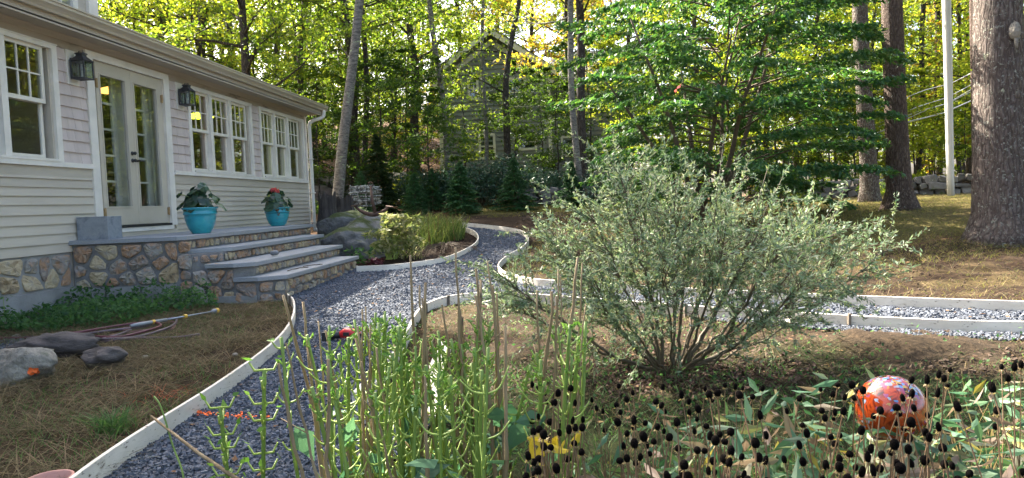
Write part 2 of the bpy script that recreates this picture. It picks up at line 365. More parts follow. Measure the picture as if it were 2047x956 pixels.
M['shade'] = leafmat('shaded broad leaves', [(.018, .045, .012), (.03, .065, .016), (.045, .085, .02)], .4, tcol=[(.08, .17, .015), (.13, .23, .02), (.20, .30, .02)])
M['needle'] = leafmat('pine needles', [(.02, .042, .018), (.03, .058, .022), (.05, .075, .02)], .25, tgain=2.4)
M['hemlock'] = leafmat('hemlock sprays', [(.03, .085, .032), (.045, .115, .042), (.07, .15, .05)], .25, tgain=2)
M['rhodo'] = leafmat('rhododendron leaves', [(.018, .05, .025), (.03, .075, .038), (.05, .10, .055)], .12, rough=.35, spec=.5)
M['dogwood'] = leafmat('dogwood leaves', [(.02, .065, .026), (.032, .09, .036), (.05, .12, .048), (.075, .15, .045)], .3, tcol=[(.05, .19, .03), (.09, .25, .035), (.15, .32, .04), (.26, .38, .04)], rough=.42)
M['willow'] = leafmat('silver willow leaves', [(.08, .13, .055), (.11, .175, .09), (.18, .245, .16), (.18, .22, .08), (.31, .34, .25), (.10, .18, .115)], .35, tgain=1.6, rough=.5)
M['peony'] = leafmat('fading peony leaves', [(.12, .16, .045), (.20, .235, .075), (.29, .29, .12), (.38, .36, .22)], .4, tgain=1.4)
M['iris'] = leafmat('iris blades', [(.055, .095, .018), (.10, .145, .03), (.18, .20, .05), (.08, .12, .025)], .4, tgain=1.7)
M['potleaf'] = leafmat('begonia leaves', [(.015, .04, .022), (.03, .065, .035), (.05, .10, .05)], .2, rough=.35, spec=.5)
M['pink'] = leafmat('pink petals', [(.65, .10, .10), (.75, .18, .17)], .3, tgain=1.1)
M['burg'] = leafmat('burgundy leaves', [(.05, .012, .022), (.10, .022, .035)], .2)
M['bark'] = barkmat('furrowed oak bark', (.025, .02, .016), (.15, .125, .105), 16, 3, .9, [((.22, .24, .2), 7, .62)])
M['pinebark'] = barkmat('pine bark', (.055, .04, .032), (.32, .26, .22), 17, 4, 1.0, [((.33, .335, .28), 26, .57), ((.44, .44, .30), 5, .66)], dist=.05)
M['pinebark3'] = barkmat('big pine bark', (.05, .036, .03), (.36, .29, .25), 12, 2.8, 1.0, [((.33, .335, .28), 24, .575), ((.44, .44, .30), 4.5, .66)], dist=.06)
M['pinebark2'] = barkmat('reddish pine bark', (.055, .035, .027), (.29, .215, .17), 15, 4, 1.0, [((.30, .30, .24), 24, .62)], dist=.05)
M['birch'] = pmat('lichened birch bark', [(.04, .036, .03), (.14, .125, .105), (.30, .28, .23)], 9, .85, .6, 25, stretch=(1, 1, 2.5), spots=[((.30, .34, .20), 4, .6, .05), ((.03, .027, .024), 9, .6, .05)])
M['pole'] = pmat('silvery bare wood', [(.36, .35, .32), (.50, .49, .46), (.42, .40, .37)], 12, .8, .4, 30, stretch=(1, 1, .06), spots=[((.2, .18, .15), 9, .66, .05)])
M['twig'] = pmat('grey twig bark', [(.07, .05, .035), (.15, .11, .07)], 20, .85)
M['willowstem'] = pmat('willow stem bark', [(.055, .042, .024), (.11, .09, .052), (.10, .055, .028)], 12, .7)
M['rock'] = pmat('granite ledge', [(.07, .068, .064), (.15, .147, .14), (.23, .225, .21)], 4, .9, 1, 8, detail=9, bdist=.12, spots=[((.03, .028, .024), 2.2, .56, .1), ((.17, .18, .16), 9, .64, .04)], moss=((.05, .068, .012), 2.6, 1.22))
M['boulder'] = pmat('speckled boulder', [(.11, .098, .078), (.26, .235, .19), (.16, .148, .122)], 9, .9, 1, 14, detail=8, bdist=.04, spots=[((.11, .12, .07), 4, .58, .1)])
M['drystone'] = pmat('lichened dry stone', [(.045, .042, .038), (.13, .12, .11), (.21, .195, .175)], 4, .9, .9, 12, detail=7, island=.5, spots=[((.30, .32, .27), 7, .62, .05), ((.07, .09, .025), 3, .6, .1)])
M['darkrock'] = pmat('dark schist', [(.05, .042, .038), (.12, .10, .09)], 7, .9, 1, 16, detail=8, stretch=(1, 1, 3))
M['stump'] = pmat('rotten stump', [(.022, .018, .016), (.085, .07, .06)], 18, .95, 1, 30, stretch=(1, 1, .12))
M['rust'] = pmat('rusty iron', [(.055, .03, .02), (.13, .07, .045)], 14, .85, .6, 40)
M['hose'] = pmat('burgundy rubber hose', [(.07, .012, .02), (.12, .022, .036)], 4, .5)
M['hose2'] = pmat('faded purple hose', [(.06, .04, .055), (.11, .07, .09)], 4, .5)
M['yellow'] = pmat('yellow plastic', [(.65, .36, .03), (.72, .42, .05)], 5, .4)
M['greyplastic'] = pmat('grey plastic', [(.20, .21, .22), (.30, .31, .32)], 5, .4)
M['redplastic'] = pmat('red plastic', [(.50, .015, .02), (.60, .03, .03)], 5, .4)
M['opaint'] = pmat('orange marking paint', [(.85, .13, .02), (.95, .20, .05)], 30, .8)
M['greenstem'] = pmat('green stem', [(.09, .155, .022), (.16, .24, .04), (.21, .28, .07)], 5, .5, .1, 30, stretch=(1, 1, .4))
M['petiole'] = pmat('yellow green petiole', [(.22, .31, .045), (.33, .41, .09)], 8, .5)
M['drystem'] = pmat('dry cane', [(.11, .07, .032), (.27, .195, .105), (.19, .13, .066), (.36, .28, .165)], 6, .8, .4, 30, stretch=(1, 1, .25), spots=[((.05, .035, .02), 14, .62, .04)])
M['sprout'] = leafmat('bright sprout leaves', [(.05, .13, .02), (.09, .19, .03), (.14, .25, .05)], .4, tgain=1.5)
M['bigleaf'] = leafmat('bluish broad leaves', [(.025, .075, .04), (.045, .11, .06), (.07, .15, .08)], .3)
M['cone'] = pmat('black seed head', [(.0015, .001, .001), (.005, .0035, .003)], 90, .95, 1, 260, bdist=.003, spec=.05)
M['conestalk'] = pmat('brown flower stalk', [(.05, .028, .016), (.17, .10, .05), (.10, .06, .03)], 9, .8)
M['conebract'] = leafmat('dry bracts', [(.14, .08, .05), (.25, .20, .09), (.2, .13, .1)], .3)
M['coneleaf'] = leafmat('fading coneflower leaves', [(.04, .11, .045), (.065, .15, .07), (.09, .18, .11), (.17, .12, .09), (.22, .16, .12), (.09, .17, .06), (.055, .12, .06), (.06, .13, .07), (.07, .14, .08), (.34, .27, .05)], .3, tgain=1.5)
M['yellowleaf'] = leafmat('yellow leaves', [(.42, .30, .02), (.58, .42, .03), (.50, .40, .05)], .35, tgain=1.1)
M['glaze'] = pmat('crackled celadon glaze', [(.30, .34, .20), (.44, .46, .31)], 6, .3, .1, 30, coat=.3, spots=[((.22, .25, .15), 14, .62, .04)])
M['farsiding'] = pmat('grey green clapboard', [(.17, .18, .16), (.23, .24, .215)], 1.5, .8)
M['fartrim'] = pmat('cream trim', [(.60, .57, .44), (.70, .67, .53)], 2, .6)
M['terracotta'] = pmat('pinkish clay', [(.42, .20, .16), (.52, .28, .22)], 8, .8)

# ------------------------------------------------------------------ ground, path
left_edge_px = [(120, 1030), (205, 962), (289, 899.6), (427.6, 805.4), (513, 741), (555.5, 702), (578.7, 670), (589, 642), (587, 617), (574, 603)]
island_px = [(713, 545), (783, 541.6), (850, 533), (895, 524), (925.5, 511.7), (948, 498), (956, 485), (950.6, 472.8), (930.5, 463.5), (908, 459.5), (880, 457), (850, 457)]
outer_px = [(870, 452), (900, 453), (935, 455), (975.7, 459), (1013, 464), (1040, 470), (1054, 478)]
east_px = [(1054, 478), (1056, 490), (1044, 505), (1020, 519), (1002, 533), (997, 546), (1012, 559), (1041, 567), (1076, 574), (1150, 580), (1260, 587), (1400, 595), (1530, 602), (1667, 610), (1829, 617.5), (2047, 625.5), (2300, 633)]
near_px = [(735, 808), (760, 768), (800, 715), (817, 680), (830, 650), (848, 629), (885, 612), (930, 604), (985, 601), (1040, 603), (1120, 610), (1250, 620), (1400, 633), (1500, 641), (1657, 652), (1886, 664.5), (2047, 669), (2300, 678)]
B_left = catmull([gxy(*p) for p in left_edge_px], 6)
B_isl = catmull([gxy(*p) for p in island_px], 6)
B_out = catmull([gxy(*p) for p in outer_px], 5)
B_east = catmull([gxy(*p) for p in east_px], 5)
B_near = catmull([gxy(*p) for p in near_px], 5)
steps_edge = [np.array(p) for p in [(-3.72, 8.38), (-3.62, 8.62), (-3.62, 11.6)]]
tail = [np.array((-.75, 3.6)), np.array((-.9, 2.6)), np.array((-1.2, 1.6)), np.array((-2.9, 1.6))]
path_poly = B_left + steps_edge + B_isl + B_out + B_east + [np.array((9.0, 6.4)), np.array((9.0, 5.3))] + B_near[::-1] + tail
pathxy = [(float(p[0]), float(p[1])) for p in path_poly]
island_poly = [(float(p[0]), float(p[1])) for p in B_isl] + [(-4.2, 17), (-6, 17), (-6, 12)]

def axis_lines(lo, hi, d, far_lo, far_hi, g=1.22):
    a = list(np.arange(lo, hi, d)); s = d
    while a[-1] < far_hi: s *= g; a.append(a[-1] + s)
    s = d
    while a[0] > far_lo: s *= g; a.insert(0, a[0] - s)
    return np.array(a)
gx = axis_lines(-6.4, 7.5, .07, -300, 300); gy = axis_lines(1.5, 18, .07, -60, 500)
X, Y = np.meshgrid(gx, gy); nx, ny = len(gx), len(gy)
inp = inside(X, Y, pathxy)
fine = (vnoise(X, Y, .9) - .5) * .07 + (vnoise(X, Y, .22, 1) - .5) * .035 + (vnoise(X, Y, .1, 2) - .5) * .02
near_path = (Y < 18) & (X > -6.1) & (X < 7.5)
Z = zt(X, Y) + np.where(inp, -.012, np.where(near_path, fine - .01, fine * .6))
# soil mounds: ragged clods beside the near board and on the island
def mound(cx, cy, r, h):
    global Z
    d = np.hypot(X - cx, (Y - cy)) / r
    Z = Z + np.where(inp, 0, h * np.exp(-d * d * 2) * (.6 + .8 * vnoise(X, Y, .12, 3)))
mx_, my_ = gxy(905, 500); mound(mx_, my_, .75, .16)
for p in ((1760, 690), (1830, 705), (1900, 700), (1700, 680)):
    q = gxy(*p); mound(q[0], q[1], .28, .06)
mound(6, 8.8, .8, .07)
# real ground colours by zone: soil, thatch, lawn, moss, forest litter
soil = np.array((.034, .022, .015)); soil_l = np.array((.048, .034, .024)); thatch = np.array((.075, .054, .030)); lawnc = np.array((.115, .095, .034)); litter = np.array((.085, .050, .028)); mulch = np.array((.035, .022, .016))
greenw = np.array((.026, .034, .013))
C = np.zeros(X.shape + (3,)); C[:] = litter
n1 = vnoise(X, Y, 1.3, 5); n2 = vnoise(X, Y, .35, 6); n3 = vnoise(X, Y, 4, 7)
def put(mask, col, k=1.0):
    m = (np.clip(mask, 0, 1) * k)[..., None]; C[:] = C * (1 - m) + col * m
lawn_m = sstep((Y - 9.2 - n1 * 2) / 1.2) * sstep((27 - Y) / 3) * sstep((X + 2.5) / 1)
put(lawn_m, lawnc); put(lawn_m * sstep((n3 - .5) * 4), litter, .75)
mid = sstep((20.2 - Y) / .8) * sstep((Y - 3) / .5) * sstep((4.5 - X) / 3)          # bare soil round the far end of the path
put(mid * sstep((X + 4.5) / .5), soil)
put(sstep((Y - 18.6 - n1 * 1.4) / .6) * sstep((24 - Y) / 1) * sstep((X + 4) / 1), lawnc * .95)
put((Y < 9.6 + n1 * 1.5) * (X > 1.0) * 1.0, soil); put((Y < 8.3) * (X > 1.0) * sstep((n1 - .3) * 3), thatch * .8 + lawnc * .2, .8); put((Y < 10) * (X > .8) * sstep((n2 - .55) * 6), thatch, .8)
put((Y < 9.5) * (X < -1.0) * 1.0, thatch * .75); put((Y < 9.5) * (X < -1.0) * sstep((n2 - .5) * 5), soil, .6)
south = (Y < np.interp(X, [-1, 0, 2, 4, 9], [6.2, 6.4, 6.2, 5.4, 5.2])) & (X > -1.0)
put(south * 1.0, soil); put(south * sstep((n2 - .45) * 5), soil_l, .7)
put(south * sstep((5.0 - Y + n1) / .8), greenw); put(south * sstep((4.2 - Y) / 1.0) * sstep((X - 3.0) / .6), thatch)
wb = gxy(1350, 742)
put(np.exp(-(((X - wb[0]) / 1.0) ** 2 + ((Y - wb[1]) / .55) ** 2) * 1.4) * 1.6, mulch)
put(south * sstep((X - 1.6) / .5) * sstep((Y - 4.2) / .3), soil_l, .9)
put(inside(X, Y, island_poly) * 1.0, soil * .75)
vv = np.stack([X, Y, Z], -1).reshape(-1, 3)
idx = np.arange(nx * ny).reshape(ny, nx)
fq = np.stack([idx[:-1, :-1], idx[:-1, 1:], idx[1:, 1:], idx[1:, :-1]], -1).reshape(-1, 4)
me = bpy.data.meshes.new('ground'); me.vertices.add(len(vv)); me.vertices.foreach_set('co', vv.astype(np.float32).ravel())
me.loops.add(len(fq) * 4); me.loops.foreach_set('vertex_index', fq.astype(np.int32).ravel())
me.polygons.add(len(fq)); me.polygons.foreach_set('loop_start', (np.arange(len(fq)) * 4).astype(np.int32)); me.polygons.foreach_set('loop_total', np.full(len(fq), 4, np.int32))
me.polygons.foreach_set('use_smooth', np.ones(len(fq), bool)); me.update(calc_edges=True)
ca = me.color_attributes.new('zone', 'FLOAT_COLOR', 'POINT'); cc = np.ones((len(vv), 4), np.float32); cc[:, :3] = C.reshape(-1, 3); ca.data.foreach_set('color', cc.ravel())
m, n, out = _mat('earth')
at = n.nodes.new('ShaderNodeAttribute'); at.attribute_name = 'zone'
tc = n.nodes.new('ShaderNodeTexCoord')
na = n.nodes.new('ShaderNodeTexNoise'); na.inputs['Scale'].default_value = 22; na.inputs['Detail'].default_value = 8; na.inputs['Roughness'].default_value = .72
n.links.new(tc.outputs['Object'], na.inputs['Vector'])
rp = _ramp(n, [(.25, .25, .25), (1, .98, .95), (1.9, 1.75, 1.5)], na.outputs[0], [.3, .5, .75])
mm = n.nodes.new('ShaderNodeMix'); mm.data_type = 'RGBA'; mm.blend_type = 'MULTIPLY'; mm.inputs[0].default_value = 1
n.links.new(at.outputs['Color'], mm.inputs[6]); n.links.new(rp.outputs[0], mm.inputs[7])
b = n.nodes.new('ShaderNodeBsdfPrincipled'); b.inputs['Roughness'].default_value = 1; b.inputs['Specular IOR Level'].default_value = .1
n.links.new(mm.outputs[2], b.inputs['Base Color'])
bu = n.nodes.new('ShaderNodeBump'); bu.inputs['Strength'].default_value = 1; bu.inputs['Distance'].default_value = .03
n.links.new(na.outputs[0], bu.inputs['Height']); n.links.new(bu.outputs[0], b.inputs['Normal']); n.links.new(b.outputs[0], out.inputs[0])
me.materials.append(m); go = bpy.data.objects.new('ground', me); COL.objects.link(go); setk(go, 'structure')

# gravel path sheet, cut by a grid and laid on the terrain
bm = bmesh.new(); vs_ = [bm.verts.new((x, y, 0)) for x, y in pathxy]; fc = bm.faces.new(vs_)
bmesh.ops.triangulate(bm, faces=[fc])
for k in np.arange(-4, 9, .4):
    bmesh.ops.bisect_plane(bm, geom=bm.verts[:] + bm.edges[:] + bm.faces[:], plane_co=(k, 0, 0), plane_no=(1, 0, 0))
for k in np.arange(1, 19, .4):
    bmesh.ops.bisect_plane(bm, geom=bm.verts[:] + bm.edges[:] + bm.faces[:], plane_co=(0, k, 0), plane_no=(0, 1, 0))
for v in bm.verts: v.co.z = float(zt(v.co.x, v.co.y)) + .004
bmesh.ops.recalc_face_normals(bm, faces=bm.faces[:])
me = bpy.data.meshes.new('gravel_path'); bm.to_mesh(me); bm.free(); me.materials.append(M['gravelbed'])
po = bpy.data.objects.new('gravel_path', me); COL.objects.link(po); setk(po, 'structure')

def chips(P, size, sq=.6):      # angular crushed stones
    n = len(P); base = np.array([(x, y, z) for z in (-1, 1) for x, y in ((-1, -1), (1, -1), (1, 1), (-1, 1))], float)
    V = base[None] * rng.uniform(.55, 1.0, (n, 8, 3)); V *= np.stack([rng.uniform(.7, 1.35, n), rng.uniform(.6, 1, n), rng.uniform(.35, .75, n)], 1)[:, None]
    q = unit(rng.normal(0, 1, (n, 4)) * np.array([1.3, .35, .35, 1.3])); w, x, y, z = q.T
    R = np.stack([np.stack([1 - 2 * (y * y + z * z), 2 * (x * y - z * w), 2 * (x * z + y * w)], 1), np.stack([2 * (x * y + z * w), 1 - 2 * (x * x + z * z), 2 * (y * z - x * w)], 1), np.stack([2 * (x * z - y * w), 2 * (y * z + x * w), 1 - 2 * (x * x + y * y)], 1)], 1)
    s = (np.asarray(size) * np.ones(n))[:, None, None] / 2
    V = np.einsum('nij,nkj->nki', R, V) * s + P[:, None]
    F_ = np.array([(0, 3, 2, 1), (4, 5, 6, 7), (0, 1, 5, 4), (1, 2, 6, 5), (2, 3, 7, 6), (3, 0, 4, 7)])
    return V, (F_[None] + (np.arange(n) * 8)[:, None, None]).reshape(-1, 4)
def chipmesh(name, xy, size, mat, lift=.006):
    P = np.column_stack([xy, zt(xy[:, 0], xy[:, 1]) + lift + rng.uniform(0, .008, len(xy))]); V, Fq = chips(P, size)
    me = bpy.data.meshes.new(name); me.vertices.add(V.size // 3); me.vertices.foreach_set('co', V.astype(np.float32).ravel())
    me.loops.add(Fq.size); me.loops.foreach_set('vertex_index', Fq.astype(np.int32).ravel()); me.polygons.add(len(Fq))
    me.polygons.foreach_set('loop_start', (np.arange(len(Fq)) * 4).astype(np.int32)); me.polygons.foreach_set('loop_total', np.full(len(Fq), 4, np.int32)); me.polygons.foreach_set('use_smooth', np.zeros(len(Fq), bool))
    me.update(calc_edges=True); me.materials.append(mat); o = bpy.data.objects.new(name, me); COL.objects.link(o); return o
xy = sample_poly(pathxy, 84000, lambda x, y: np.where(y < 6, 1, np.where(y < 10, .6, .32)))
sz = np.where(xy[:, 1] < 6, .022, np.where(xy[:, 1] < 10, .027, .034)) * rng.uniform(.55, 1.35, len(xy))
setk(chipmesh('path_gravel', xy, sz, M['gravel']), 'stuff')
spill = []
for bl, off in ((B_left, -.09), (B_near, .0)):
    pass
q = [gxy(*p) for p in ((-40, 690), (60, 676), (128, 684), (135, 700), (60, 706), (-40, 715))]
xy = sample_poly(q, 1500); o = chipmesh('gravel_patch', xy, rng.uniform(.02, .036, len(xy)), M['gravel'], .012); setk(o, 'stuff')
q = [(p[0] + .02, p[1] - .04) for p in B_near[60:]]; q2 = [(p[0], p[1] - .22 - .1 * random.random()) for p in B_near[60:]]
xy = sample_poly([tuple(a) for a in q] + q2[::-1], 1900); setk(chipmesh('spilled_gravel', xy, rng.uniform(.018, .03, len(xy)), M['gravel'], .012), 'stuff')

# ------------------------------------------------------------------ edging boards
def edging(label, P, h=.1, stakes=(), side=1, t=.02, ends=True, sunk=.01):
    root = thing('edging_board', label, 'garden edging', (P[0][0], P[0][1], float(zt(P[0][0], P[0][1]))), 'whitewashed boards edging the gravel path')
    P = np.array([p[:2] for p in P]); T = unit(np.gradient(P, axis=0)); Nn = np.stack([-T[:, 1], T[:, 0]], 1) * t / 2
    z = zt(P[:, 0], P[:, 1]); n = len(P)
    hh = h * (1 + .02 * np.sin(np.arange(n) * .3))
    arc = np.concatenate([[0], np.cumsum(np.linalg.norm(np.diff(P, axis=0), axis=1))]); nb_ = max(1, round(arc[-1] / 2.4)); cuts = [int(np.argmin(abs(arc - arc[-1] * q / nb_))) for q in range(nb_ + 1)]
    for q in range(nb_):
        a_, b_ = cuts[q], cuts[q + 1] + 1; p = P[a_:b_].copy(); m_ = b_ - a_; off = Nn[a_:b_] * random.uniform(-.12, .12)
        if q < nb_ - 1: p[-1] -= T[b_ - 1] * .005
        zz = z[a_:b_] + random.uniform(-.003, .003); h_ = hh[a_:b_]
        V = np.concatenate([np.column_stack([p + Nn[a_:b_] + off, zz - sunk]), np.column_stack([p - Nn[a_:b_] + off, zz - sunk]), np.column_stack([p - Nn[a_:b_] + off, zz + h_]), np.column_stack([p + Nn[a_:b_] + off, zz + h_])])
        f = [(c * m_ + i, c * m_ + i + 1, ((c + 1) % 4) * m_ + i + 1, ((c + 1) % 4) * m_ + i) for c in range(4) for i in range(m_ - 1)]
        f += [(0, m_, 2 * m_, 3 * m_), (m_ - 1, 4 * m_ - 1, 3 * m_ - 1, 2 * m_ - 1)]
        mb = MB(); mb.add(V, f); o = mb.build('board', M['board'], root)
        md = o.modifiers.new('round', 'BEVEL'); md.width = .002; md.segments = 1; md.limit_method = 'ANGLE'
    for s_, hs in stakes:
        i = int(s_ * (n - 1)); c = P[i] + Nn[i] * side * (1 + .022 / t * 1.1); zz = float(z[i])
        sb = MB(); sb.tube([(c[0], c[1], zz - .05), (c[0] + .004, c[1], zz + hs)], .016, 5, jag=.1); sb.build('stake', M['stake'], root)
    return root
edging('long bowed white board on the left side of the gravel in front of steps', B_left, .108, ((.93, .13), (.985, .16)), 1)
edging('white board curling round the planted bed below the mossy ledge', B_isl, .105, ((.25, .12),), 1)
edging('thin curved board closing the far end of the gravel path before dark soil', B_out, .11, ((.97, .14), (.5, .12)), 1)
e_far = edging('curved board turning a tight corner behind the silvery bush and running right', B_east, .105, ((.6, .12), (.78, .11)), 1)
edging('board on the near side of the gravel, arching behind the dry canes', B_near, .1, ((.30, .12), (.37, .11), (.70, .115), (.775, .115), (.84, .115)), -1)

# ------------------------------------------------------------------ house
XW = -6.13
house = thing('clapboard_house', 'grey clapboard house wing with pinkish shingles, french doors and tan gutter', 'house', (XW, 8.0, -1.15))
w = MB()
ops = [(6.55, 8.03, .74, 2.06), (8.87, 10.34, -.14, 2.06), (11.13, 13.24, .74, 2.06), (13.83, 15.93, .74, 2.06)]
y = -3.0; xi, xo = XW - .16, XW - .012
for a, b_, z0, z1 in ops:
    w.box(xi, xo, y, a, -1.4, 2.35); w.box(xi, xo, a, b_, -1.4, z0); w.box(xi, xo, a, b_, z1, 2.35); y = b_
w.box(xi, xo, y, 16.25, -1.4, 2.35)
w.extr([(-11, -1.4), (xi - .002, -1.4), (xi - .002, 2.42), (-11, 4.38)], 16.1, 16.25)
w.build('wall', M['clap'], house)
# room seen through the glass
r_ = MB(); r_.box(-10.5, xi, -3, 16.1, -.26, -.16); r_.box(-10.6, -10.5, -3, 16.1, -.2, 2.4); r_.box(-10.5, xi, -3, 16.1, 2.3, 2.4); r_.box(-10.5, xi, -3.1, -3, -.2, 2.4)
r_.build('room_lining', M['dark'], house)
def courses(mb, y0, y1, z0, z1, n, th=.016, split=None):
    h = (z1 - z0) / n
    for i in range(n):
        a, b_ = z0 + i * h, z0 + (i + 1) * h
        cuts = [y0, y1]
        if split:
            cuts = [y0]; 
            while cuts[-1] + split * 1.4 < y1: cuts.append(cuts[-1] + random.uniform(.6, 1.4) * split)
            cuts.append(y1)
        for c0, c1 in zip(cuts[:-1], cuts[1:]):
            g = .0012 if split and split < 1 else 0; dz = random.uniform(-.003, .003) if split and split < 1 else 0
            mb.extr([(XW - .012, a - .004 + dz), (XW + th + random.uniform(-.001, .002), a - .004 + dz), (XW - .002, b_ + .004), (XW - .012, b_ + .004)][::-1], c0 + g, c1 - g)
cb = MB()
courses(cb, -3, 8.66, .19, .60, 4, split=3.2); courses(cb, -3, 8.66, -.39, .19, 5, split=3.2)
cb.box(XW - .012, XW + .012, -3, 8.66, .50, .64)
courses(cb, 10.54, 16.2, -.30, .50, 9, split=1.9); cb.box(XW - .012, XW + .012, 10.54, 16.2, .50, .64)
cb.build('clapboards', M['clap'], house)
for a, b_ in ((8.15, 8.655), (10.545, 11.07), (13.40, 13.735), (16.11, 16.2)): sh = MB(); courses(sh, a, b_, .70, 2.10, 10, .017, .17); sh.build('shingle_panel', M['shingle'], house)
tr = MB()
tr.box(XW - .01, XW + .045, -3, 8.655, .64, .70); tr.box(XW - .01, XW + .045, 10.545, 16.2, .64, .70)
tr.build('sill_band', M['white'], house)
fz = MB(); fz.box(XW - .01, XW + .006, -3, 16.25, 2.102, 2.30); fz.build('frieze', M['frieze'], house)
sf = MB(); sf.box(-5.80, XW - .01, -3, 16.55, 2.262, 2.28)
sf.extr([(XW + .007, 2.262), (XW + .06, 2.262), (XW + .05, 2.245), (XW + .02, 2.215), (XW + .007, 2.20)][::-1], -3, 16.25); sf.build('soffit', M['soffit'], house)
fa = MB(); fa.box(-5.82, -5.80, -3, 16.6, 2.24, 2.44); fa.build('fascia', M['soffit'], house)
gt = MB(); prof = [(-5.80, 2.47), (-5.80, 2.345), (-5.745, 2.345), (-5.735, 2.37), (-5.715, 2.395), (-5.69, 2.42), (-5.69, 2.45), (-5.675, 2.455), (-5.675, 2.472), (-5.70, 2.472), (-5.705, 2.43), (-5.73, 2.40), (-5.75, 2.36), (-5.79, 2.36), (-5.79, 2.47)]
gt.extr(prof[::-1], -3, 16.66); gt.extr([(-5.80, 2.46), (-5.80, 2.345), (-5.74, 2.345), (-5.69, 2.42), (-5.69, 2.46)][::-1], 16.655, 16.665)
gt.build('gutter', M['gutter'], house)
rf = MB(); rf.extr([(-5.70, 2.475), (-11, 4.55), (-11, 4.43), (-5.82, 2.44)], -3, 16.64); rf.build('roof', M['roof'], house)
ds = MB(); ds.tube(catmull([(-5.745, 16.48, 2.36), (-5.745, 16.48, 2.25), (-5.80, 16.45, 2.18), (-5.99, 16.34, 2.10), (-6.05, 16.31, 2.0), (-6.05, 16.31, 1.8), (-6.05, 16.31, -.32), (-6.04, 16.31, -.42), (-5.96, 16.31, -.50)], 4), .043, 8)
for z in (1.2, .4, -.3): ds.box(-6.10, -6.0, 16.25, 16.37, z, z + .02)
ds.build('downspout', M['white'], house, True)
cn = MB(); cn.box(XW - .01, XW + .024, 16.2, 16.28, -.36, 2.2); cn.build('corner_board', M['white'], house)

# stone facings: jittered cells with rounded, domed stones
def clip_cell(site, others, W_, H_):
    poly = [(0, 0), (W_, 0), (W_, H_), (0, H_)]
    for q in others:
        mx, my = (site[0] + q[0]) / 2, (site[1] + q[1]) / 2; nx_, ny_ = q[0] - site[0], q[1] - site[1]; new = []
        for i in range(len(poly)):
            a, b_ = poly[i], poly[(i + 1) % len(poly)]
            da = (a[0] - mx) * nx_ + (a[1] - my) * ny_; db = (b_[0] - mx) * nx_ + (b_[1] - my) * ny_
            if da <= 0: new.append(a)
            if da * db < 0: t = da / (da - db); new.append((a[0] + (b_[0] - a[0]) * t, a[1] + (b_[1] - a[1]) * t))
        poly = new
        if len(poly) < 3: return None
    return poly
def facing(mb, p0, p1, z0, z1, cell, dep=.03, gap=.015, sx=1.3):
    p0 = np.array(p0, float); p1 = np.array(p1, float); W_ = np.linalg.norm(p1 - p0); H_ = z1 - z0
    u = np.array([*(p1 - p0) / W_, 0]); nrm = np.array([u[1], -u[0], 0.])      # outward on the right of p0->p1
    S = []; rows = max(1, round(H_ / cell)); cols = max(1, round(W_ / (cell * sx)))
    for r in range(rows):
        c_ = 0
        x = random.uniform(.2, .6) * cell
        while x < W_:
            S.append((x, (r + .5 + random.uniform(-.38, .38)) * H_ / rows)); x += cell * sx * random.uniform(.55, 1.5)
    for s in S:
        near = [q for q in S if q is not s and abs(q[0] - s[0]) < cell * 4 and abs(q[1] - s[1]) < cell * 4]
        poly = clip_cell(s, near, W_, H_)
        if not poly: continue
        c = np.mean(np.array(poly), 0); Pp = np.array(poly)
        d = unit(Pp - c); L_ = np.linalg.norm(Pp - c, axis=1)
        Pp = c + d * np.maximum(L_ - gap * random.uniform(.9, 2.2), L_ * .5)[:, None]
        for _ in range(2):   # Chaikin rounding
            k = .16 if _ == 0 else .25
            Pp = np.concatenate([[a * (1 - k) + b_ * k, a * k + b_ * (1 - k)] for a, b_ in zip(Pp, np.roll(Pp, -1, 0))])
        Pp = Pp + rng.normal(0, cell * .018, Pp.shape)
        c = Pp.mean(0); n_ = len(Pp); D_ = dep * random.uniform(.55, 1.25); tilt = rng.normal(0, .12, 2)
        rings = [(1.0, -.004), (1.0, .45), (.90, .85), (.6, 1.05)]; V = []
        for s_, h_ in rings:
            q = c + (Pp - c) * s_
            hz = h_ * D_ * (1 + .22 * rng.normal(0, 1, n_) * (h_ > .5)) + ((q - c) @ tilt) * (h_ > .3)
            hz = np.maximum(hz, -.004 if h_ < 0 else .003)
            V.append(np.array([[p0[0], p0[1], z0]]) + q[:, :1] * u + np.array([[0, 0, 1.]]) * q[:, 1:] + hz[:, None] * nrm)
        V.append((np.array([p0[0], p0[1], z0]) + c[0] * u + np.array([0, 0, c[1]]) + nrm * D_ * 1.1)[None])
        f = [(a * n_ + i, a * n_ + (i + 1) % n_, (a + 1) * n_ + (i + 1) % n_, (a + 1) * n_ + i) for a in range(3) for i in range(n_)]
        f += [(3 * n_ + i, 3 * n_ + (i + 1) % n_, 4 * n_) for i in range(n_)]
        mb.add(np.vstack(V), f)
fm = MB(); fm.box(XW - .02, XW - .008 + .0, -3, 8.19, -.82, -.37); fm.box(XW - .02, XW + .03, -3, 8.25, -1.5, -.82)
fm.box(XW - .02, XW - .006, 12.96, 16.25, -1.4, -.302)
fdo = fm.build('foundation', M['concrete'], house)
st = MB(); facing(st, (XW - .01, 4.5), (XW - .01, 8.17), -.81, -.41, .205, .028); st.build('foundation_stones', M['stone'], house); st = MB(); facing(st, (XW - .006, 13.0), (XW - .006, 16.2), -.9, -.32, .14, .025)
st.build('foundation_stones', M['stone'], house)

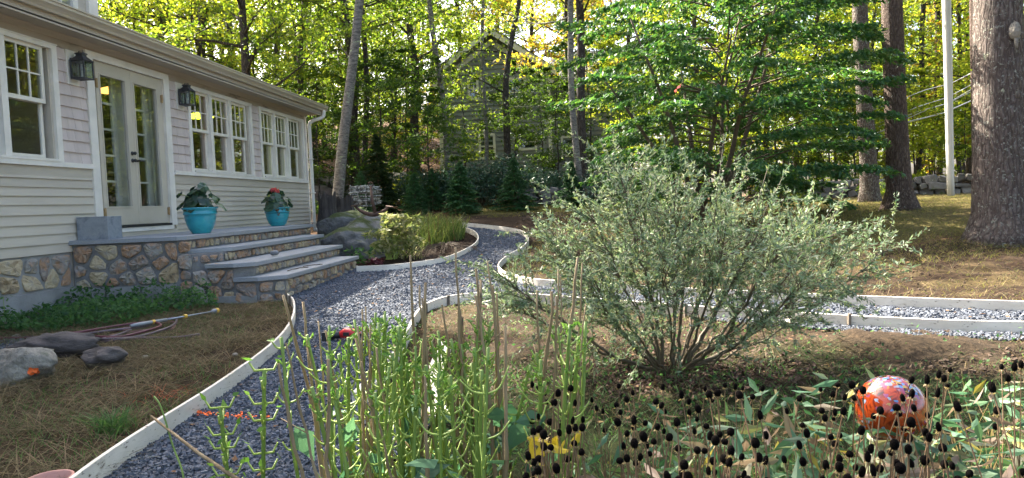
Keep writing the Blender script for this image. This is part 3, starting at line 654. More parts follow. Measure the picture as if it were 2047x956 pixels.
# window units
def sash_mb(y0, y1, z0, z1, x, cols=0, rows=0, st=.042, th=.03):
    mb = MB(); mb.box(x, x + th, y0, y1, z0, z0 + st * 1.15); mb.box(x, x + th, y0, y1, z1 - st, z1)
    mb.box(x, x + th, y0, y0 + st, z0 + st * 1.15, z1 - st); mb.box(x, x + th, y1 - st, y1, z0 + st * 1.15, z1 - st)
    for c in range(1, cols):
        yy = y0 + st + (y1 - y0 - 2 * st) * c / cols; mb.box(x + .006, x + th - .006, yy - .009, yy + .009, z0 + st * 1.15, z1 - st)
    for r in range(1, rows):
        zz = z0 + st + (z1 - z0 - 2 * st) * r / rows; mb.box(x + .008, x + th - .008, y0 + st, y1 - st, zz - .009, zz + .009)
    return mb
def pane_mb(y0, y1, z0, z1, x): return MB().add([(x, y0, z0), (x, y1, z0), (x, y1, z1), (x, y0, z1)], [(0, 1, 2, 3)])
def window(units, y0, y1, zb=.70, zt_=2.10):
    mb = MB(); c = .088
    mb.box(XW - .02, XW + .026, y0, y0 + c, zb, zt_); mb.box(XW - .02, XW + .026, y1 - c, y1, zb, zt_)
    mb.box(XW - .02, XW + .026, y0 + c, y1 - c, zt_ - .05, zt_); mb.box(XW - .02, XW + .036, y0 - .005, y1 + .005, zt_, zt_ + .014)
    mb.box(XW - .02, XW + .052, y0 + c, y1 - c, zb, zb + .03)
    mb.box(XW - .15, XW - .02, y0 + c - .03, y0 + c, zb, zt_); mb.box(XW - .15, XW - .02, y1 - c, y1 - c + .03, zb, zt_)
    mb.box(XW - .15, XW - .02, y0 + c, y1 - c, zt_ - .05, zt_ - .02); mb.box(XW - .15, XW - .02, y0 + c, y1 - c, zb, zb + .03)
    for (a, b_), (a2, b2) in zip(units[:-1], units[1:]): mb.box(XW - .15, XW + .018, b_, a2, zb + .03, zt_ - .05)
    win = mb.build('window', M['white'], house)
    for a, b_ in units:
        sash_mb(a + .004, b_ - .004, 1.385, 2.05, XW - .048, 3, 2).build('upper_sash', M['sash'], win)
        sash_mb(a + .004, b_ - .004, .73, 1.425, XW - .095).build('lower_sash', M['sash'], win)
        pane_mb(a + .03, b_ - .03, 1.41, 2.03, XW - .035).build('pane', M['glass'], win)
        pane_mb(a + .03, b_ - .03, .76, 1.40, XW - .082).build('pane', M['glass'], win)
    return win
window([(6.66, 7.27), (7.36, 7.97)], 6.57, 8.15)
window([(11.16, 11.78), (11.87, 12.49), (12.58, 13.22)], 11.07, 13.40)
window([(13.83, 14.45), (14.53, 15.14), (15.23, 15.86)], 13.735, 16.11)

# french doors
dt = MB(); dt.box(XW - .02, XW + .03, 8.66, 8.80, -.14, 2.17); dt.box(XW - .02, XW + .03, 10.40, 10.54, -.14, 2.17); dt.box(XW - .02, XW + .0302, 8.80, 10.40, 2.075, 2.17)
dt.box(XW - .30, XW - .02, 8.80, 8.855, -.14, 2.07); dt.box(XW - .30, XW - .02, 10.345, 10.40, -.14, 2.07); dt.box(XW - .30, XW - .02, 8.855, 10.345, 2.065, 2.09)
dt.box(XW - .02, XW + .05, 8.80, 10.40, -.20, -.14)
dfr = dt.build('door_frame', M['white'], house)
MB().box(XW - .3, XW + .06, 8.855, 10.345, -.139, -.105).build('threshold', M['black'], dfr)
MB().box(XW - .01, XW + .036, 8.66, 10.54, -.26, -.201).build('door_step', M['clap'], dfr)
for k, (a, b_) in enumerate(((8.86, 9.598), (9.602, 10.34))):
    d = MB(); x0, x1 = XW - .04, XW + .004; g0, g1 = (8.945, 9.465) if k == 0 else (9.675, 10.215)
    d.box(x0, x1, a, g0, -.10, 2.06); d.box(x0, x1, g1, b_, -.10, 2.06); d.box(x0, x1, g0, g1, -.10, .155); d.box(x0, x1, g0, g1, 1.90, 2.06)
    for s_ in (g0 - .02, g1): d.box(x1, x1 + .008, s_, s_ + .02, .135, 1.92)
    d.box(x1, x1 + .008, g0, g1, .135, .155); d.box(x1, x1 + .008, g0, g1, 1.90, 1.92)
    do = d.build('storm_door', M['door'], house)
    pane_mb(g0, g1, .155, 1.90, XW - .02).build('pane', M['glass'], do)
    hy_ = 8.856 if k == 0 else 10.344
    for z in (.02, 1.72): hb = MB(); hb.box(x1 + .002, x1 + .02, hy_ - .02, hy_ + .02, z, z + .11); hb.tube([(x1 + .022, hy_, z - .008), (x1 + .022, hy_, z + .118)], .008, 6); hb.build('hinge', M['brass'], do)
    kb = MB()
    if k == 0:
        for nm_, zz_ in (('handle', .80), ('deadbolt', .90)):
            kb = MB(); kb.lathe([(0, 0), (.028, 0), (.03, .008), (.016, .02), (.022, .035), (.026, .05), (.018, .062), (0, .064)], k=12)
            q = np.vstack(kb.v); kb.v = [np.stack([x1 + q[:, 2], 9.535 + q[:, 0], zz_ + q[:, 1]], 1)]; kb.build(nm_, M['black'], do)
    else:
        kb.tube([(x1, 9.64, .80), (x1 + .05, 9.64, .80)], .014, 8); kb.tube([(x1 + .05, 9.63, .80), (x1 + .052, 9.735, .805)], [.013, .009], 8); kb.build('handle', M['black'], do)
    # inner white french door with lights, set well back
    i_ = MB(); xa, xb = XW - .235, XW - .195; a2, b2 = (8.86, 9.60) if k == 0 else (9.60, 10.34); s0, s1 = a2 + .125, b2 - .135
    i_.box(xa, xb, a2, s0, -.10, 2.06); i_.box(xa, xb, s1, b2, -.10, 2.06); i_.box(xa, xb, s0, s1, -.10, .15); i_.box(xa, xb, s0, s1, 1.94, 2.06)
    ym = (s0 + s1) / 2; i_.box(xa + .004, xb + .004, ym - .014, ym + .014, .15, 1.94)
    for r in range(1, 5): zz = .15 + 1.79 * r / 5; i_.box(xa + .002, xb + .002, s0, s1, zz - .014, zz + .014)
    ido = i_.build('inner_door', M['white'], house)
    pane_mb(s0, s1, .15, 1.94, XW - .215).build('pane', M['glass'], ido)

# wall lanterns
def lantern(yc):
    L = MB(); x = XW + .02; cx_ = x + .115; w2 = .083
    base_z, top_z = 1.74, 1.965
    L.box(cx_ - w2, cx_ + w2, yc - w2, yc + w2, base_z, base_z + .018)
    L.box(cx_ - w2, cx_ + w2, yc - w2, yc + w2, top_z - .014, top_z)
    for sx in (-1, 1):
        for sy in (-1, 1): L.box(cx_ + sx * w2 - .008, cx_ + sx * w2 + .008, yc + sy * w2 - .008, yc + sy * w2 + .008, base_z, top_z)
    for z0, z1, r0, r1 in ((top_z, top_z + .06, .118, .052), (top_z + .06, top_z + .085, .05, .05), (top_z + .085, top_z + .10, .062, .056)):
        k = 4; v = [(cx_ + r * 1.0 * sx_, yc + r * sy_, z) for r, z in ((r0 * .85, z0), (r1 * .85, z1)) for sx_, sy_ in ((-1, -1), (1, -1), (1, 1), (-1, 1))]
        L.add(v, [(0, 3, 2, 1), (4, 5, 6, 7), (0, 1, 5, 4), (1, 2, 6, 5), (2, 3, 7, 6), (3, 0, 4, 7)])
    L.tube([(cx_ - .03, yc, top_z + .10), (cx_ - .03, yc, top_z + .125), (cx_ + .03, yc, top_z + .125), (cx_ + .03, yc, top_z + .10)], .006, 5)
    L.box(x - .01, x + .012, yc - .055, yc + .055, base_z + .02, top_z + .04); L.box(x, cx_ - w2, yc - .02, yc + .02, base_z + .05, base_z + .08); L.box(x, cx_ - w2, yc - .02, yc + .02, top_z - .06, top_z - .03)
    lo = L.build('wall_lantern', M['lampmetal'], house)
    MB().box(XW + .0, XW + .019, yc - .115, yc + .10, 1.675, 2.10).build('back_board', M['white'], lo)
    g = MB()
    for s_ in (-1, 1): g.box(cx_ - w2 + .01, cx_ + w2 - .01, yc + s_ * w2 - .002, yc + s_ * w2 + .002, base_z + .018, top_z - .014); g.box(cx_ + s_ * w2 - .002, cx_ + s_ * w2 + .002, yc - w2 + .01, yc + w2 - .01, base_z + .018, top_z - .014)
    g.build('lantern_glass', M['glass'], lo)
    MB().tube([(cx_, yc, base_z + .018), (cx_, yc, base_z + .11)], .012, 8).build('candle_socket', M['sash'], lo)
lantern(8.43); lantern(10.86)

# main block of the house behind, and its upper window
ub = MB(); ub.box(-15, -7.25, -4, 10.55, -1.4, 6.3); ub.build('upper_storey', M['clap'], house)
ur = MB(); ur.add([(-6.8, -4.3, 6.15), (-15.4, -4.3, 6.15), (-11.1, -4.3, 9.6), (-6.8, 10.9, 6.15), (-15.4, 10.9, 6.15), (-11.1, 10.9, 9.6)], [(0, 1, 2), (3, 5, 4), (0, 2, 5, 3), (1, 4, 5, 2), (0, 3, 4, 1)]); ur.build('upper_roof', M['roof'], house)
uc = MB(); uc.box(-7.25, -7.20, 10.38, 10.56, 2.9, 6.2); uc.box(-7.25, -7.205, 10.56 - .0, 10.60, 2.9, 6.2); uc.build('upper_corner_board', M['white'], house)
uw = MB(); y0, y1 = 8.6, 10.12
uw.box(-7.25, -7.19, y0, y0 + .1, 3.0, 5.0); uw.box(-7.25, -7.19, y1 - .1, y1, 3.0, 5.0); uw.box(-7.25, -7.19, y0, y1, 4.9, 5.02); uw.box(-7.25, -7.19, y0, y1, 2.95, 3.08)
uwo = uw.build('window', M['white'], house)
s_ = MB(); s_.box(-7.25, -7.2, 9.33, 9.38, 3.08, 4.9)
for yy in (8.95, 9.15, 9.6, 9.8): s_.box(-7.25, -7.21, yy - .01, yy + .01, 3.08, 4.9)
for zz in (3.5, 4.0, 4.5): s_.box(-7.25, -7.21, y0 + .1, y1 - .1, zz - .01, zz + .01)
s_.build('muntins', M['sash'], uwo); pane_mb(y0 + .1, y1 - .1, 3.08, 4.9, -7.235).build('pane', M['glass'], uwo)
# weakly glowing coloured discs hung on cords behind the glass
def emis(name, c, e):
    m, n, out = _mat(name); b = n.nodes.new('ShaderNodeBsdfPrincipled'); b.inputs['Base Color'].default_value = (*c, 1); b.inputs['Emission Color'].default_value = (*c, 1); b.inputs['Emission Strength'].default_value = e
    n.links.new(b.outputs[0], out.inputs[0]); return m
def hanging_disc(p, r, c, e, label):
    t = thing('glowing_disc', label, 'lamp', p)
    MB().lathe([(0, .05), (r * .3, .045), (r * .8, .01), (r, -.035), (r * .97, -.038), (r * .7, .0), (0, .03)], p, 20).build('glow_disc', emis(label[:12], c, e), t, True)
    MB().tube([(p[0], p[1], p[2] + .05), (p[0], p[1], 2.3)], .006, 5).build('disc_cord', M['black'], t)
p = on_x(397, 231, -7.3); hanging_disc(tuple(p), .28, (.75, .85, .03), 1.6, 'lime green glowing lamp shade hanging inside the triple window')
p = on_x(223, 180, -7.2); hanging_disc(tuple(p), .22, (.95, .38, .08), .9, 'amber lamp shade glowing behind the left french door')

# ------------------------------------------------------------------ stone landing and steps
DZ = -.26
stp = thing('stone_steps', 'fieldstone landing and three granite steps below the french doors', 'steps', (-4.6, 10, -1.15))
masses = [([(-6.12, 8.20), (-4.92, 8.47), (-4.87, 8.55), (-4.87, 12.9), (-6.12, 12.9)], DZ - .055),
          ([(-4.87, 8.47), (-4.74, 8.47), (-4.5, 8.78), (-4.49, 12.35), (-4.87, 12.35)], DZ - .18 - .055),
          ([(-4.55, 8.46), (-4.20, 8.46), (-4.0, 8.60), (-4.02, 11.95), (-4.49, 11.95)], DZ - .36 - .055),
          ([(-4.2, 8.46), (-3.90, 8.46), (-3.63, 8.66), (-3.63, 11.6), (-4.02, 11.6)], DZ - .54 - .055)]
mo = MB(); bl = MB()
for k, (poly, ztop) in enumerate(masses): mo.prism(poly, -1.4, ztop)
mo.build('mortar_core', M['mortar'], stp)
def ff(*a, **k): m_ = MB(); facing(m_, *a, **k); m_.build('fieldstones', M['stone'], stp)
ff((-6.12, 8.20), (-4.92, 8.47), -.86, DZ - .06, .185, .038); ff((-4.92, 8.47), (-4.74, 8.47), -1.12, DZ - .06, .17, .03)
ff((-4.74, 8.465), (-4.20, 8.458), -1.13, -.69, .19, .035); ff((-4.74, 8.465), (-4.5, 8.78), -.62, -.50, .11, .02)
ff((-4.20, 8.458), (-3.90, 8.458), -1.13, -.86, .17, .03); ff((-4.55, 8.458), (-4.20, 8.458), -.69, -.6, .09, .02)
ff((-3.90, 8.455), (-3.63, 8.655), -1.14, -.86, .17, .03)
ff((-4.87, 8.55), (-4.87, 12.85), -.44, -.318, .085, .022, sx=1.2); ff((-4.49, 8.8), (-4.49, 12.3), -.62, -.498, .085, .022, sx=1.2)
ff((-4.005, 8.62), (-4.02, 11.9), -.80, -.678, .085, .022, sx=1.2); ff((-3.63, 8.66), (-3.63, 11.6), -1.14, -.858, .125, .028, sx=.85)
ff((-3.63, 11.6), (-4.02, 11.6), -1.1, -.86, .12, .02); ff((-4.02, 11.95), (-4.49, 11.95), -1.1, -.68, .12, .02)
x = -6.12
for wd in (.36, .40, .42):
    a = (x - -6.12) / 1.2; bl.obox((x + wd / 2, 8.20 + .27 * (a + wd / 2.4) - .02, -1.0), wd - .012, .05, .28, (1.2, .27, 0), (-.27, 1.2, 0)); x += wd
bl.box(-4.93, -4.45, 8.41, 8.455, -1.3, -1.0); bl.box(-4.43, -3.92, 8.42, 8.456, -1.3, -1.03)
bl.build('concrete_blocks', M['concrete'], stp)
slabs = [[(-6.125, 8.14), (-4.90, 8.42), (-4.82, 8.52), (-4.82, 12.95), (-6.125, 12.95)],
         [(-4.868, 8.60), (-4.75, 8.68), (-4.44, 8.95), (-4.44, 12.42), (-4.868, 12.42)],
         [(-4.55, 8.40), (-4.18, 8.40), (-3.95, 8.56), (-3.97, 12.02), (-4.488, 12.02), (-4.488, 8.79)],
         [(-4.2, 8.41), (-3.88, 8.41), (-3.58, 8.62), (-3.58, 11.66), (-4.018, 11.66), (-4.0, 8.60)]]
for k, pl_ in enumerate(slabs):
    z1 = DZ - .18 * k
    if k == 0:
        for a, b_ in ((8.14, 9.75), (9.753, 11.4), (11.403, 12.95)):
            q = [(-6.125, a), (-4.90, 8.42) if a < 9 else (-4.82, a), (-4.82, 8.52) if a < 9 else (-4.82, a + .001), (-4.82, b_), (-6.125, b_)]
            s_ = MB(); s_.prism(q, z1 - .054, z1); o = s_.build('landing_slab', M['granite'], stp); md = o.modifiers.new('b', 'BEVEL'); md.width = .004
    else:
        s_ = MB(); s_.prism(pl_, z1 - .054, z1); o = s_.build('step_slab', M['granite'], stp); md = o.modifiers.new('b', 'BEVEL'); md.width = .004
#@@NEXT
# ------------------------------------------------------------------ trees
def limbed_tree(h, r0, z0, R, nb, nleaf, lsize, seed, rise=.5, up=.45, lean=(0, 0), ratio=.55, prof=None, flat=.35, k=7, sub=4, droop=0, taper=.25, topz=None):
    """trunk and limbs as one mesh builder, leaf quads as an array; origin at the base"""
    g = np.random.default_rng(seed); T = MB(); n = 11
    zz = np.linspace(0, h, n); bx = np.cumsum(g.normal(0, .012 * h, n)) * .6; by = np.cumsum(g.normal(0, .012 * h, n)) * .6
    bx -= bx[0]; by -= by[0]
    P = np.column_stack([bx + lean[0] * zz, by + lean[1] * zz, zz]); rr = r0 * (1 - (1 - taper) * (zz / h) ** .9); rr[0] *= 1.35
    P[0, 2] = -.3
    T.tube(P, rr, k + 2)
    C = []; D = []; az = g.uniform(0, 6.28)
    for i in range(nb):
        f = (i + .5) / nb; z = z0 + (h - z0) * f ** .9 * .97; az += 2.4 + g.normal(0, .35)
        pr = prof(f) if prof else (math.sin(math.pi * (.18 + .78 * f)) ** .8)
        L = R * pr * g.uniform(.75, 1.2); base = np.array([np.interp(z, zz, P[:, 0]), np.interp(z, zz, P[:, 1]), z])
        d = np.array([math.cos(az), math.sin(az), rise * g.uniform(.6, 1.3)]); pts = [base]
        for q in range(4):
            d = d + g.normal(0, .12, 3); d[2] -= droop * .25; pts.append(pts[-1] + unit(d) * L / 4)
        br = np.interp(z, zz, rr) * .42
        T.tube(pts, np.linspace(br, br * .2, 5), 5, cap=False)
        pts = np.array(pts)
        for s_ in range(sub):
            t = g.uniform(.25, 1) * 4; j = min(int(t), 3); b0 = pts[j] + (pts[j + 1] - pts[j]) * (t - j)
            dd = unit(d * .6 + g.normal(0, .7, 3) * np.array([1, 1, .5]) + np.array([0, 0, -droop * .3])); l2 = L * g.uniform(.25, .5)
            e = b0 + dd * l2; T.tube([b0, (b0 + e) / 2 + g.normal(0, .04 * l2, 3), e], [br * .3, br * .2, br * .08], 4, cap=False)
            m = max(1, nleaf // (nb * sub)); tt = g.uniform(.1, 1.08, (m, 1)); cl = g.integers(0, 3, m)
            off = g.normal(0, 1, (3, 3)) * l2 * .28
            c = b0 + (e - b0) * tt + off[cl] * np.array([1, 1, flat]) + g.normal(0, 1, (m, 3)) * l2 * np.array([.17, .17, .17 * flat + .03])
            C.append(c); D.append(np.tile(dd, (m, 1)))
    C = np.vstack(C); D = np.vstack(D) + np.array([0, 0, -.4])
    return T, leaves(C, lsize, ratio, up, D, .9, fold=.25, g=g)
def make_tree(name, label, cat, T, Q, tm, lm, loc=(0, 0, 0), group=None, rz=0):
    t = thing(name, label, cat, (0, 0, 0), group)
    T.build('trunk', tm, t, True); fast_quads('crown', Q, lm, t)
    t.location = [float(a) for a in loc]; t.rotation_euler.z = rz; return t
def recol(t, mats):
    for c in t.children:
        for k, v in mats.items():
            if c.name.startswith(k):
                c.material_slots[0].link = 'OBJECT'; c.material_slots[0].material = v
def at(px, y, py=None):     # a spot on the terrain at depth y under picture column px
    r = ray(px, py or 400); x = r[0] / r[1] * y; return (float(x), float(y), float(zt(x, y)))

protos = []
for i, (h, R, z0, nb, nl, ls) in enumerate([(13, 3.6, 2.6, 24, 6800, .20), (15, 3.9, 3.6, 24, 6800, .21), (11, 3.4, 1.6, 24, 6200, .18)]):
    T, Q = limbed_tree(h, .17, z0, R, nb, nl, ls, 100 + i, rise=.42, flat=.28)
    protos.append((T, Q))
dT, dQ = limbed_tree(12.5, .16, 3.0, 3.4, 28, 12000, .135, 180, rise=.42, flat=.28)
pineT, pineQ = limbed_tree(19, .22, 5.5, 3.0, 40, 11000, .24, 140, rise=.08, up=.25, ratio=.16, flat=.25, prof=lambda f: 1.05 - .8 * f, sub=5)
sapT, sapQ = limbed_tree(6.5, .05, 1.0, 2.1, 22, 5200, .14, 150, rise=.35, up=.6, flat=.2)
sap2T, sap2Q = limbed_tree(4.4, .035, .4, 1.6, 18, 3600, .13, 151, rise=.3, up=.6, flat=.2)
bases = {}
def place(kind, loc, rz, s, lm, label, group, name='woodland_tree', cat='tree', tm=None, sz=None):
    global bases
    if kind not in bases:
        T, Q = {'a': protos[0], 'b': protos[1], 'c': protos[2], 'p': (pineT, pineQ), 'd': (dT, dQ), 's': (sapT, sapQ), 'u': (sap2T, sap2Q)}[kind]
        t = make_tree(name, label, cat, T, Q, tm or M['bark'], lm, loc, group, rz); t.scale = (s, s, sz or s); bases[kind] = t
    else:
        t = dup(bases[kind], loc, rz, s, label, group, sz); t.name = name; t['category'] = cat
    recol(t, {'crown': lm, **({'trunk': tm} if tm else {})})
    return t
G1, G2, G3 = 'green deciduous trees of the woods', 'turning yellow trees of the woods', 'tall pines of the woods'
wl = {'oak': ('green leafed tree in the woods behind the yard, sunlight in its crown', G1, M['oak']),
      'maple': ('yellow green tree glowing in backlight in the woods behind the yard', G2, M['maple']),
      'orange': ('orange tinged autumn tree in the woods behind the yard', 'orange autumn trees of the woods', M['orange']),
      'needle': ('tall dark needled pine in the woods behind the yard', G3, M['needle']),
      'shade': ('dark green shaded tree at the edge of the woods', 'shaded trees at the edge of the woods', M['shade'])}
g0 = np.random.default_rng(33)
# rows of the woods: (px, depth, kind, colour, scale)
woods = []
for px, y, k, c, s in [
    # behind the house, left
    (225, 27, 'a', 'oak', .95), (290, 30, 'c', 'shade', 1.0), (345, 36, 'b', 'maple', 1.0), (420, 28, 'c', 'oak', .72), (470, 38, 'p', 'needle', 1.0),
    (520, 27, 'c', 'shade', .62), (560, 36, 'c', 'maple', .9), (600, 31, 'c', 'oak', .8), (640, 44, 'a', 'maple', 1.0), (500, 48, 'b', 'maple', .9),
    (390, 46, 'p', 'needle', 1.0), (260, 42, 'b', 'oak', 1.1), (330, 52, 'a', 'oak', 1.1), 
    # centre
    (700, 30, 'c', 'oak', .85), (790, 36, 'c', 'oak', .9), (740, 46, 'a', 'maple', 1.05),
    (840, 50, 'b', 'maple', 1.1), (930, 44, 'b', 'maple', 1.2), (1090, 46, 'b', 'orange', 1.15), 
    (1010, 50, 'p', 'needle', 1.1), (1160, 30, 'b', 'orange', .85), (1200, 40, 'b', 'maple', 1.1), (880, 60, 'p', 'needle', 1.1), (680, 58, 'p', 'needle', 1.0),
    # right of centre, behind the dogwood
    (1260, 34, 'a', 'maple', 1.05), (1330, 42, 'b', 'maple', 1.15), (1400, 32, 'c', 'maple', 1.1), (1470, 40, 'b', 'oak', 1.1), (1540, 33, 'a', 'maple', .95), (1600, 42, 'p', 'needle', 1.0),
    (1640, 32, 'c', 'maple', .95), (1690, 38, 'b', 'oak', 1.1), (1750, 35, 'c', 'maple', 1.0), (1790, 44, 'b', 'maple', 1.1), (1850, 52, 'p', 'needle', 1.0),
    (1900, 39, 'a', 'orange', .95), (1940, 46, 'b', 'oak', 1.1), (1990, 33, 'c', 'maple', 1.0), (2050, 40, 'a', 'oak', 1.1), (1450, 56, 'b', 'maple', 1.2), (1580, 58, 'p', 'needle', 1.2), (1720, 60, 'b', 'oak', 1.2),
    (1300, 62, 'b', 'oak', 1.2), (1960, 62, 'b', 'maple', 1.2), (2080, 56, 'p', 'needle', 1.2), (1150, 60, 'p', 'needle', 1.2), (2150, 34, 'b', 'oak', 1.0), (2250, 30, 'a', 'maple', 1.0), (2330, 42, 'b', 'oak', 1.1),
    (1820, 70, 'b', 'maple', 1.3), (1500, 74, 'b', 'oak', 1.3), (1000, 72, 'b', 'oak', 1.3), (600, 66, 'a', 'maple', 1.2), (2200, 66, 'b', 'oak', 1.3)]:
    lb, gp, lm = wl[c]
    if c == 'needle': k = 'p'
    p = at(px, y); nm = 'pine_tree' if k == 'p' else 'woodland_tree'
    place(k, p, g0.uniform(0, 6.28), s * g0.uniform(.92, 1.08), lm, lb, gp, name=nm)
# trees beside and behind the lens: the yard is a clearing, they fill the window reflections and shade the lawn; negative scale marks unseen trees added, stretched tall, to shade bed and bush
for x, y, k, c, s in [(13, 12, 'a', 'oak', 1), (17, 18, 'b', 'oak', 1.1), (15, 5, 'b', 'maple', 1), (12, -3, 'a', 'oak', 1.1), (6, -10, 'b', 'oak', 1.1), (-3, -12, 'a', 'oak', 1.1), (20, 10, 'a', 'maple', 1.1), (-14.5, 13.6, 'b', 'oak', -1.0), (-18.5, 16.6, 'b', 'shade', -1.0), (-18, 11, 'b', 'oak', -1.1), (-18, 22, 'a', 'oak', 1.0), (-9.6, 20.4, 'd', 'oak', 1.08), (-7.2, 23.5, 'd', 'oak', 1.15), (-12.5, 24, 'd', 'maple', 1.15), (-6.2, 28, 'd', 'oak', 1.3), (-17, 30, 'a', 'maple', 1.0), (-23, 24, 'b', 'oak', 1.1), (19, 26, 'c', 'oak', 1.1)]:
    lb, gp, lm = wl[c]; place(k, (x, y, float(zt(x, y))), g0.uniform(0, 6.28), abs(s), lm, lb, gp, sz=abs(s) * (1.75 if s < 0 else 1))
# understorey saplings
for px, y, k, c, s in [(640, 23, 's', 'shade', .8), (700, 27, 's', 'oak', .9), (770, 22.5, 's', 'shade', .75), (820, 24, 's', 'shade', .8), (860, 22, 'u', 'shade', .9), (1115, 24, 's', 'shade', .7),
                       (1185, 24, 's', 'shade', .8), (1240, 27, 's', 'maple', .9), (1088, 26.5, 's', 'shade', .75), (1030, 28.5, 'u', 'shade', 1.1), (935, 29, 's', 'oak', .8), (1480, 27, 's', 'maple', .9), (1560, 28, 's', 'maple', 1.0), (1620, 27, 'u', 'oak', 1.1), (1665, 29, 's', 'oak', .9),
                       (1710, 28.5, 'u', 'maple', 1.1), (1760, 29, 's', 'maple', .9), (1830, 30, 'u', 'maple', 1.1), (1870, 36, 's', 'maple', 1.0), (1925, 29.5, 'u', 'oak', 1.0), (1960, 31, 's', 'maple', .9), (2040, 30, 's', 'oak', 1.0), (1420, 26, 'u', 'oak', 1.1), (1330, 28, 's', 'oak', .9),
                       (720, 33, 'u', 'maple', 1.1), (790, 31, 'u', 'maple', 1.0), (610, 25, 'u', 'shade', 1.0), (630, 34, 'u', 'maple', 1.1), (840, 34, 'u', 'orange', 1.0), (1520, 33, 'u', 'maple', 1.2), (1800, 34, 'u', 'maple', 1.1), (1990, 40, 'u', 'maple', 1.3)]:
    lb = {'shade': 'dark green sapling growing under the trees at the yard edge', 'oak': 'mid green sapling growing under the woodland trees', 'maple': 'bright yellow green sapling glowing under the woodland trees', 'orange': 'orange leafed sapling under the hillside trees'}[c]
    place(k, at(px, y), g0.uniform(0, 6.28), s * g0.uniform(.9, 1.1), wl[c][2], lb, {'shade': 'dark saplings', 'oak': 'mid green saplings', 'maple': 'yellow green saplings', 'orange': 'orange saplings'}[c], name='sapling', cat='sapling')

for i in range(46):
    px = 560 + i * 34 + g0.uniform(-14, 14)
    if 860 < px < 1110: continue
    y = g0.uniform(38, 62) if px > 1150 else g0.uniform(36, 50); c = ['maple', 'oak', 'maple', 'orange', 'oak'][i % 5]
    lb = {'oak': 'mid green sapling growing under the woodland trees', 'maple': 'bright yellow green sapling glowing under the woodland trees', 'orange': 'orange leafed sapling under the hillside trees'}[c]
    place('u' if i % 3 else 's', at(px, y), g0.uniform(0, 6.28), g0.uniform(1.0, 1.5), wl[c][2], lb, {'oak': 'mid green saplings', 'maple': 'yellow green saplings', 'orange': 'orange saplings'}[c], name='sapling', cat='sapling')
# bare trunks one can tell apart, each with a light crown above
def trunk_tree(px0, py0, px1, y, w0, w1, label, tm, lm=None, h=13, group=None, name='tree', limbs=5, seed=1, y1=None, z0=5, nl=2600, R=2.2, flare=1.35, k=12, jag=.02, bend=.06, lsize=.15, cut=0):
    g = np.random.default_rng(seed); b = ray(px0, py0); x = b[0] / b[1] * y; zb = float(zt(x, y)); b = np.array([x, y, zb])
    top = on_y(px1, 0, y1 or y); d = (top - b) / (top[2] - b[2])
    t = thing(name, label, 'tree', b, group); T = MB(); n = 16; zs = np.linspace(0, h, n)
    mid = w0 + (w1 - w0) * np.clip(zs / max(.5, top[2] - zb), 0, 2.2); rr = np.maximum(mid / 2, w1 * .25); rr[0] *= flare
    P = b + zs[:, None] * d + np.column_stack([np.sin(zs * .9 + seed) * bend, np.cos(zs * .7 + seed) * bend, zs * 0]) * (zs[:, None] > .5); P[0, 2] -= .15
    extra = []
    if flare > 1.6:
        P = np.vstack([P[:1], b + d * .12, b + d * .4, P[1:]]); rr = np.concatenate([[rr[0]], [rr[1] * (1 + (flare - 1) * .55)], [rr[1] * 1.12], rr[1:]]); 
    T.tube(P, rr, k, jag=jag)
    C = []
    for i in range(limbs):
        z = z0 + (h - z0) * (i + .5) / limbs; a = g.uniform(0, 6.28); L = R * g.uniform(.6, 1.1); q = b + d * z; pts = [q]; dd = np.array([math.cos(a), math.sin(a), .35])
        for _ in range(4): dd = dd + g.normal(0, .16, 3); pts.append(pts[-1] + unit(dd) * L / 4)
        T.tube(pts, np.linspace(np.interp(z, zs, rr[-n:]) * .35, .012, 5), 5, cap=False)
        for _ in range(3):
            j = g.integers(1, 5); e = pts[j] + unit(g.normal(0, 1, 3) + dd) * L * .35; T.tube([pts[j], e], [.014, .005], 4, cap=False); C.append(e); C.append(pts[j])
    T.build('trunk', tm, t, True)
    if lm is not None:
        C = np.array(C); c = C[g.integers(0, len(C), nl)] + g.normal(0, 1, (nl, 3)) * np.array([.45, .45, .22]) * R / 2
        fast_quads('crown', leaves(c, lsize, .55, .5, g=g, fold=.2), lm, t)
    return t
trunk_tree(668, 392, 716, 18.0, .31, .22, 'leaning lichened birch rising behind the old stump beside the house corner', M['birch'], M['oak'], h=12, seed=3, z0=6.5, bend=.03)
trunk_tree(728, 340, 727, 24, .20, .16, 'slim dark trunk just right of the leaning birch', M['bark'], M['shade'], seed=4, z0=3.5, limbs=7)
trunk_tree(898, 316, 862, 24.5, .23, .17, 'slender grey trunk leaning left in front of the far house corner', M['birch'], M['oak'], seed=5, z0=3.4, limbs=7, nl=1000)
trunk_tree(969, 340, 966, 27, .17, .12, 'thin straight trunk in front of the far house gable', M['birch'], M['oak'], seed=6, z0=3, limbs=7, nl=1000)
trunk_tree(1000, 350, 1032, 26.5, .30, .16, 'forked looking trunk bending right in front of the far house windows', M['bark'], M['oak'], seed=7, z0=3, limbs=7, bend=.14, nl=1000)
trunk_tree(1157, 380, 1137, 21.5, .21, .17, 'pale birch trunk left of the dogwood', M['birch'], M['maple'], seed=8, z0=5, limbs=6, nl=1000)
trunk_tree(1171, 384, 1155, 22.2, .30, .24, 'dark trunk close behind the pale birch left of the dogwood', M['bark'], M['orange'], seed=9, z0=5, limbs=6, nl=1000)
trunk_tree(790, 345, 786, 30, .12, .10, 'very thin trunk among shrubs between birch and far house', M['bark'], M['shade'], seed=10, z0=1.6, limbs=8)
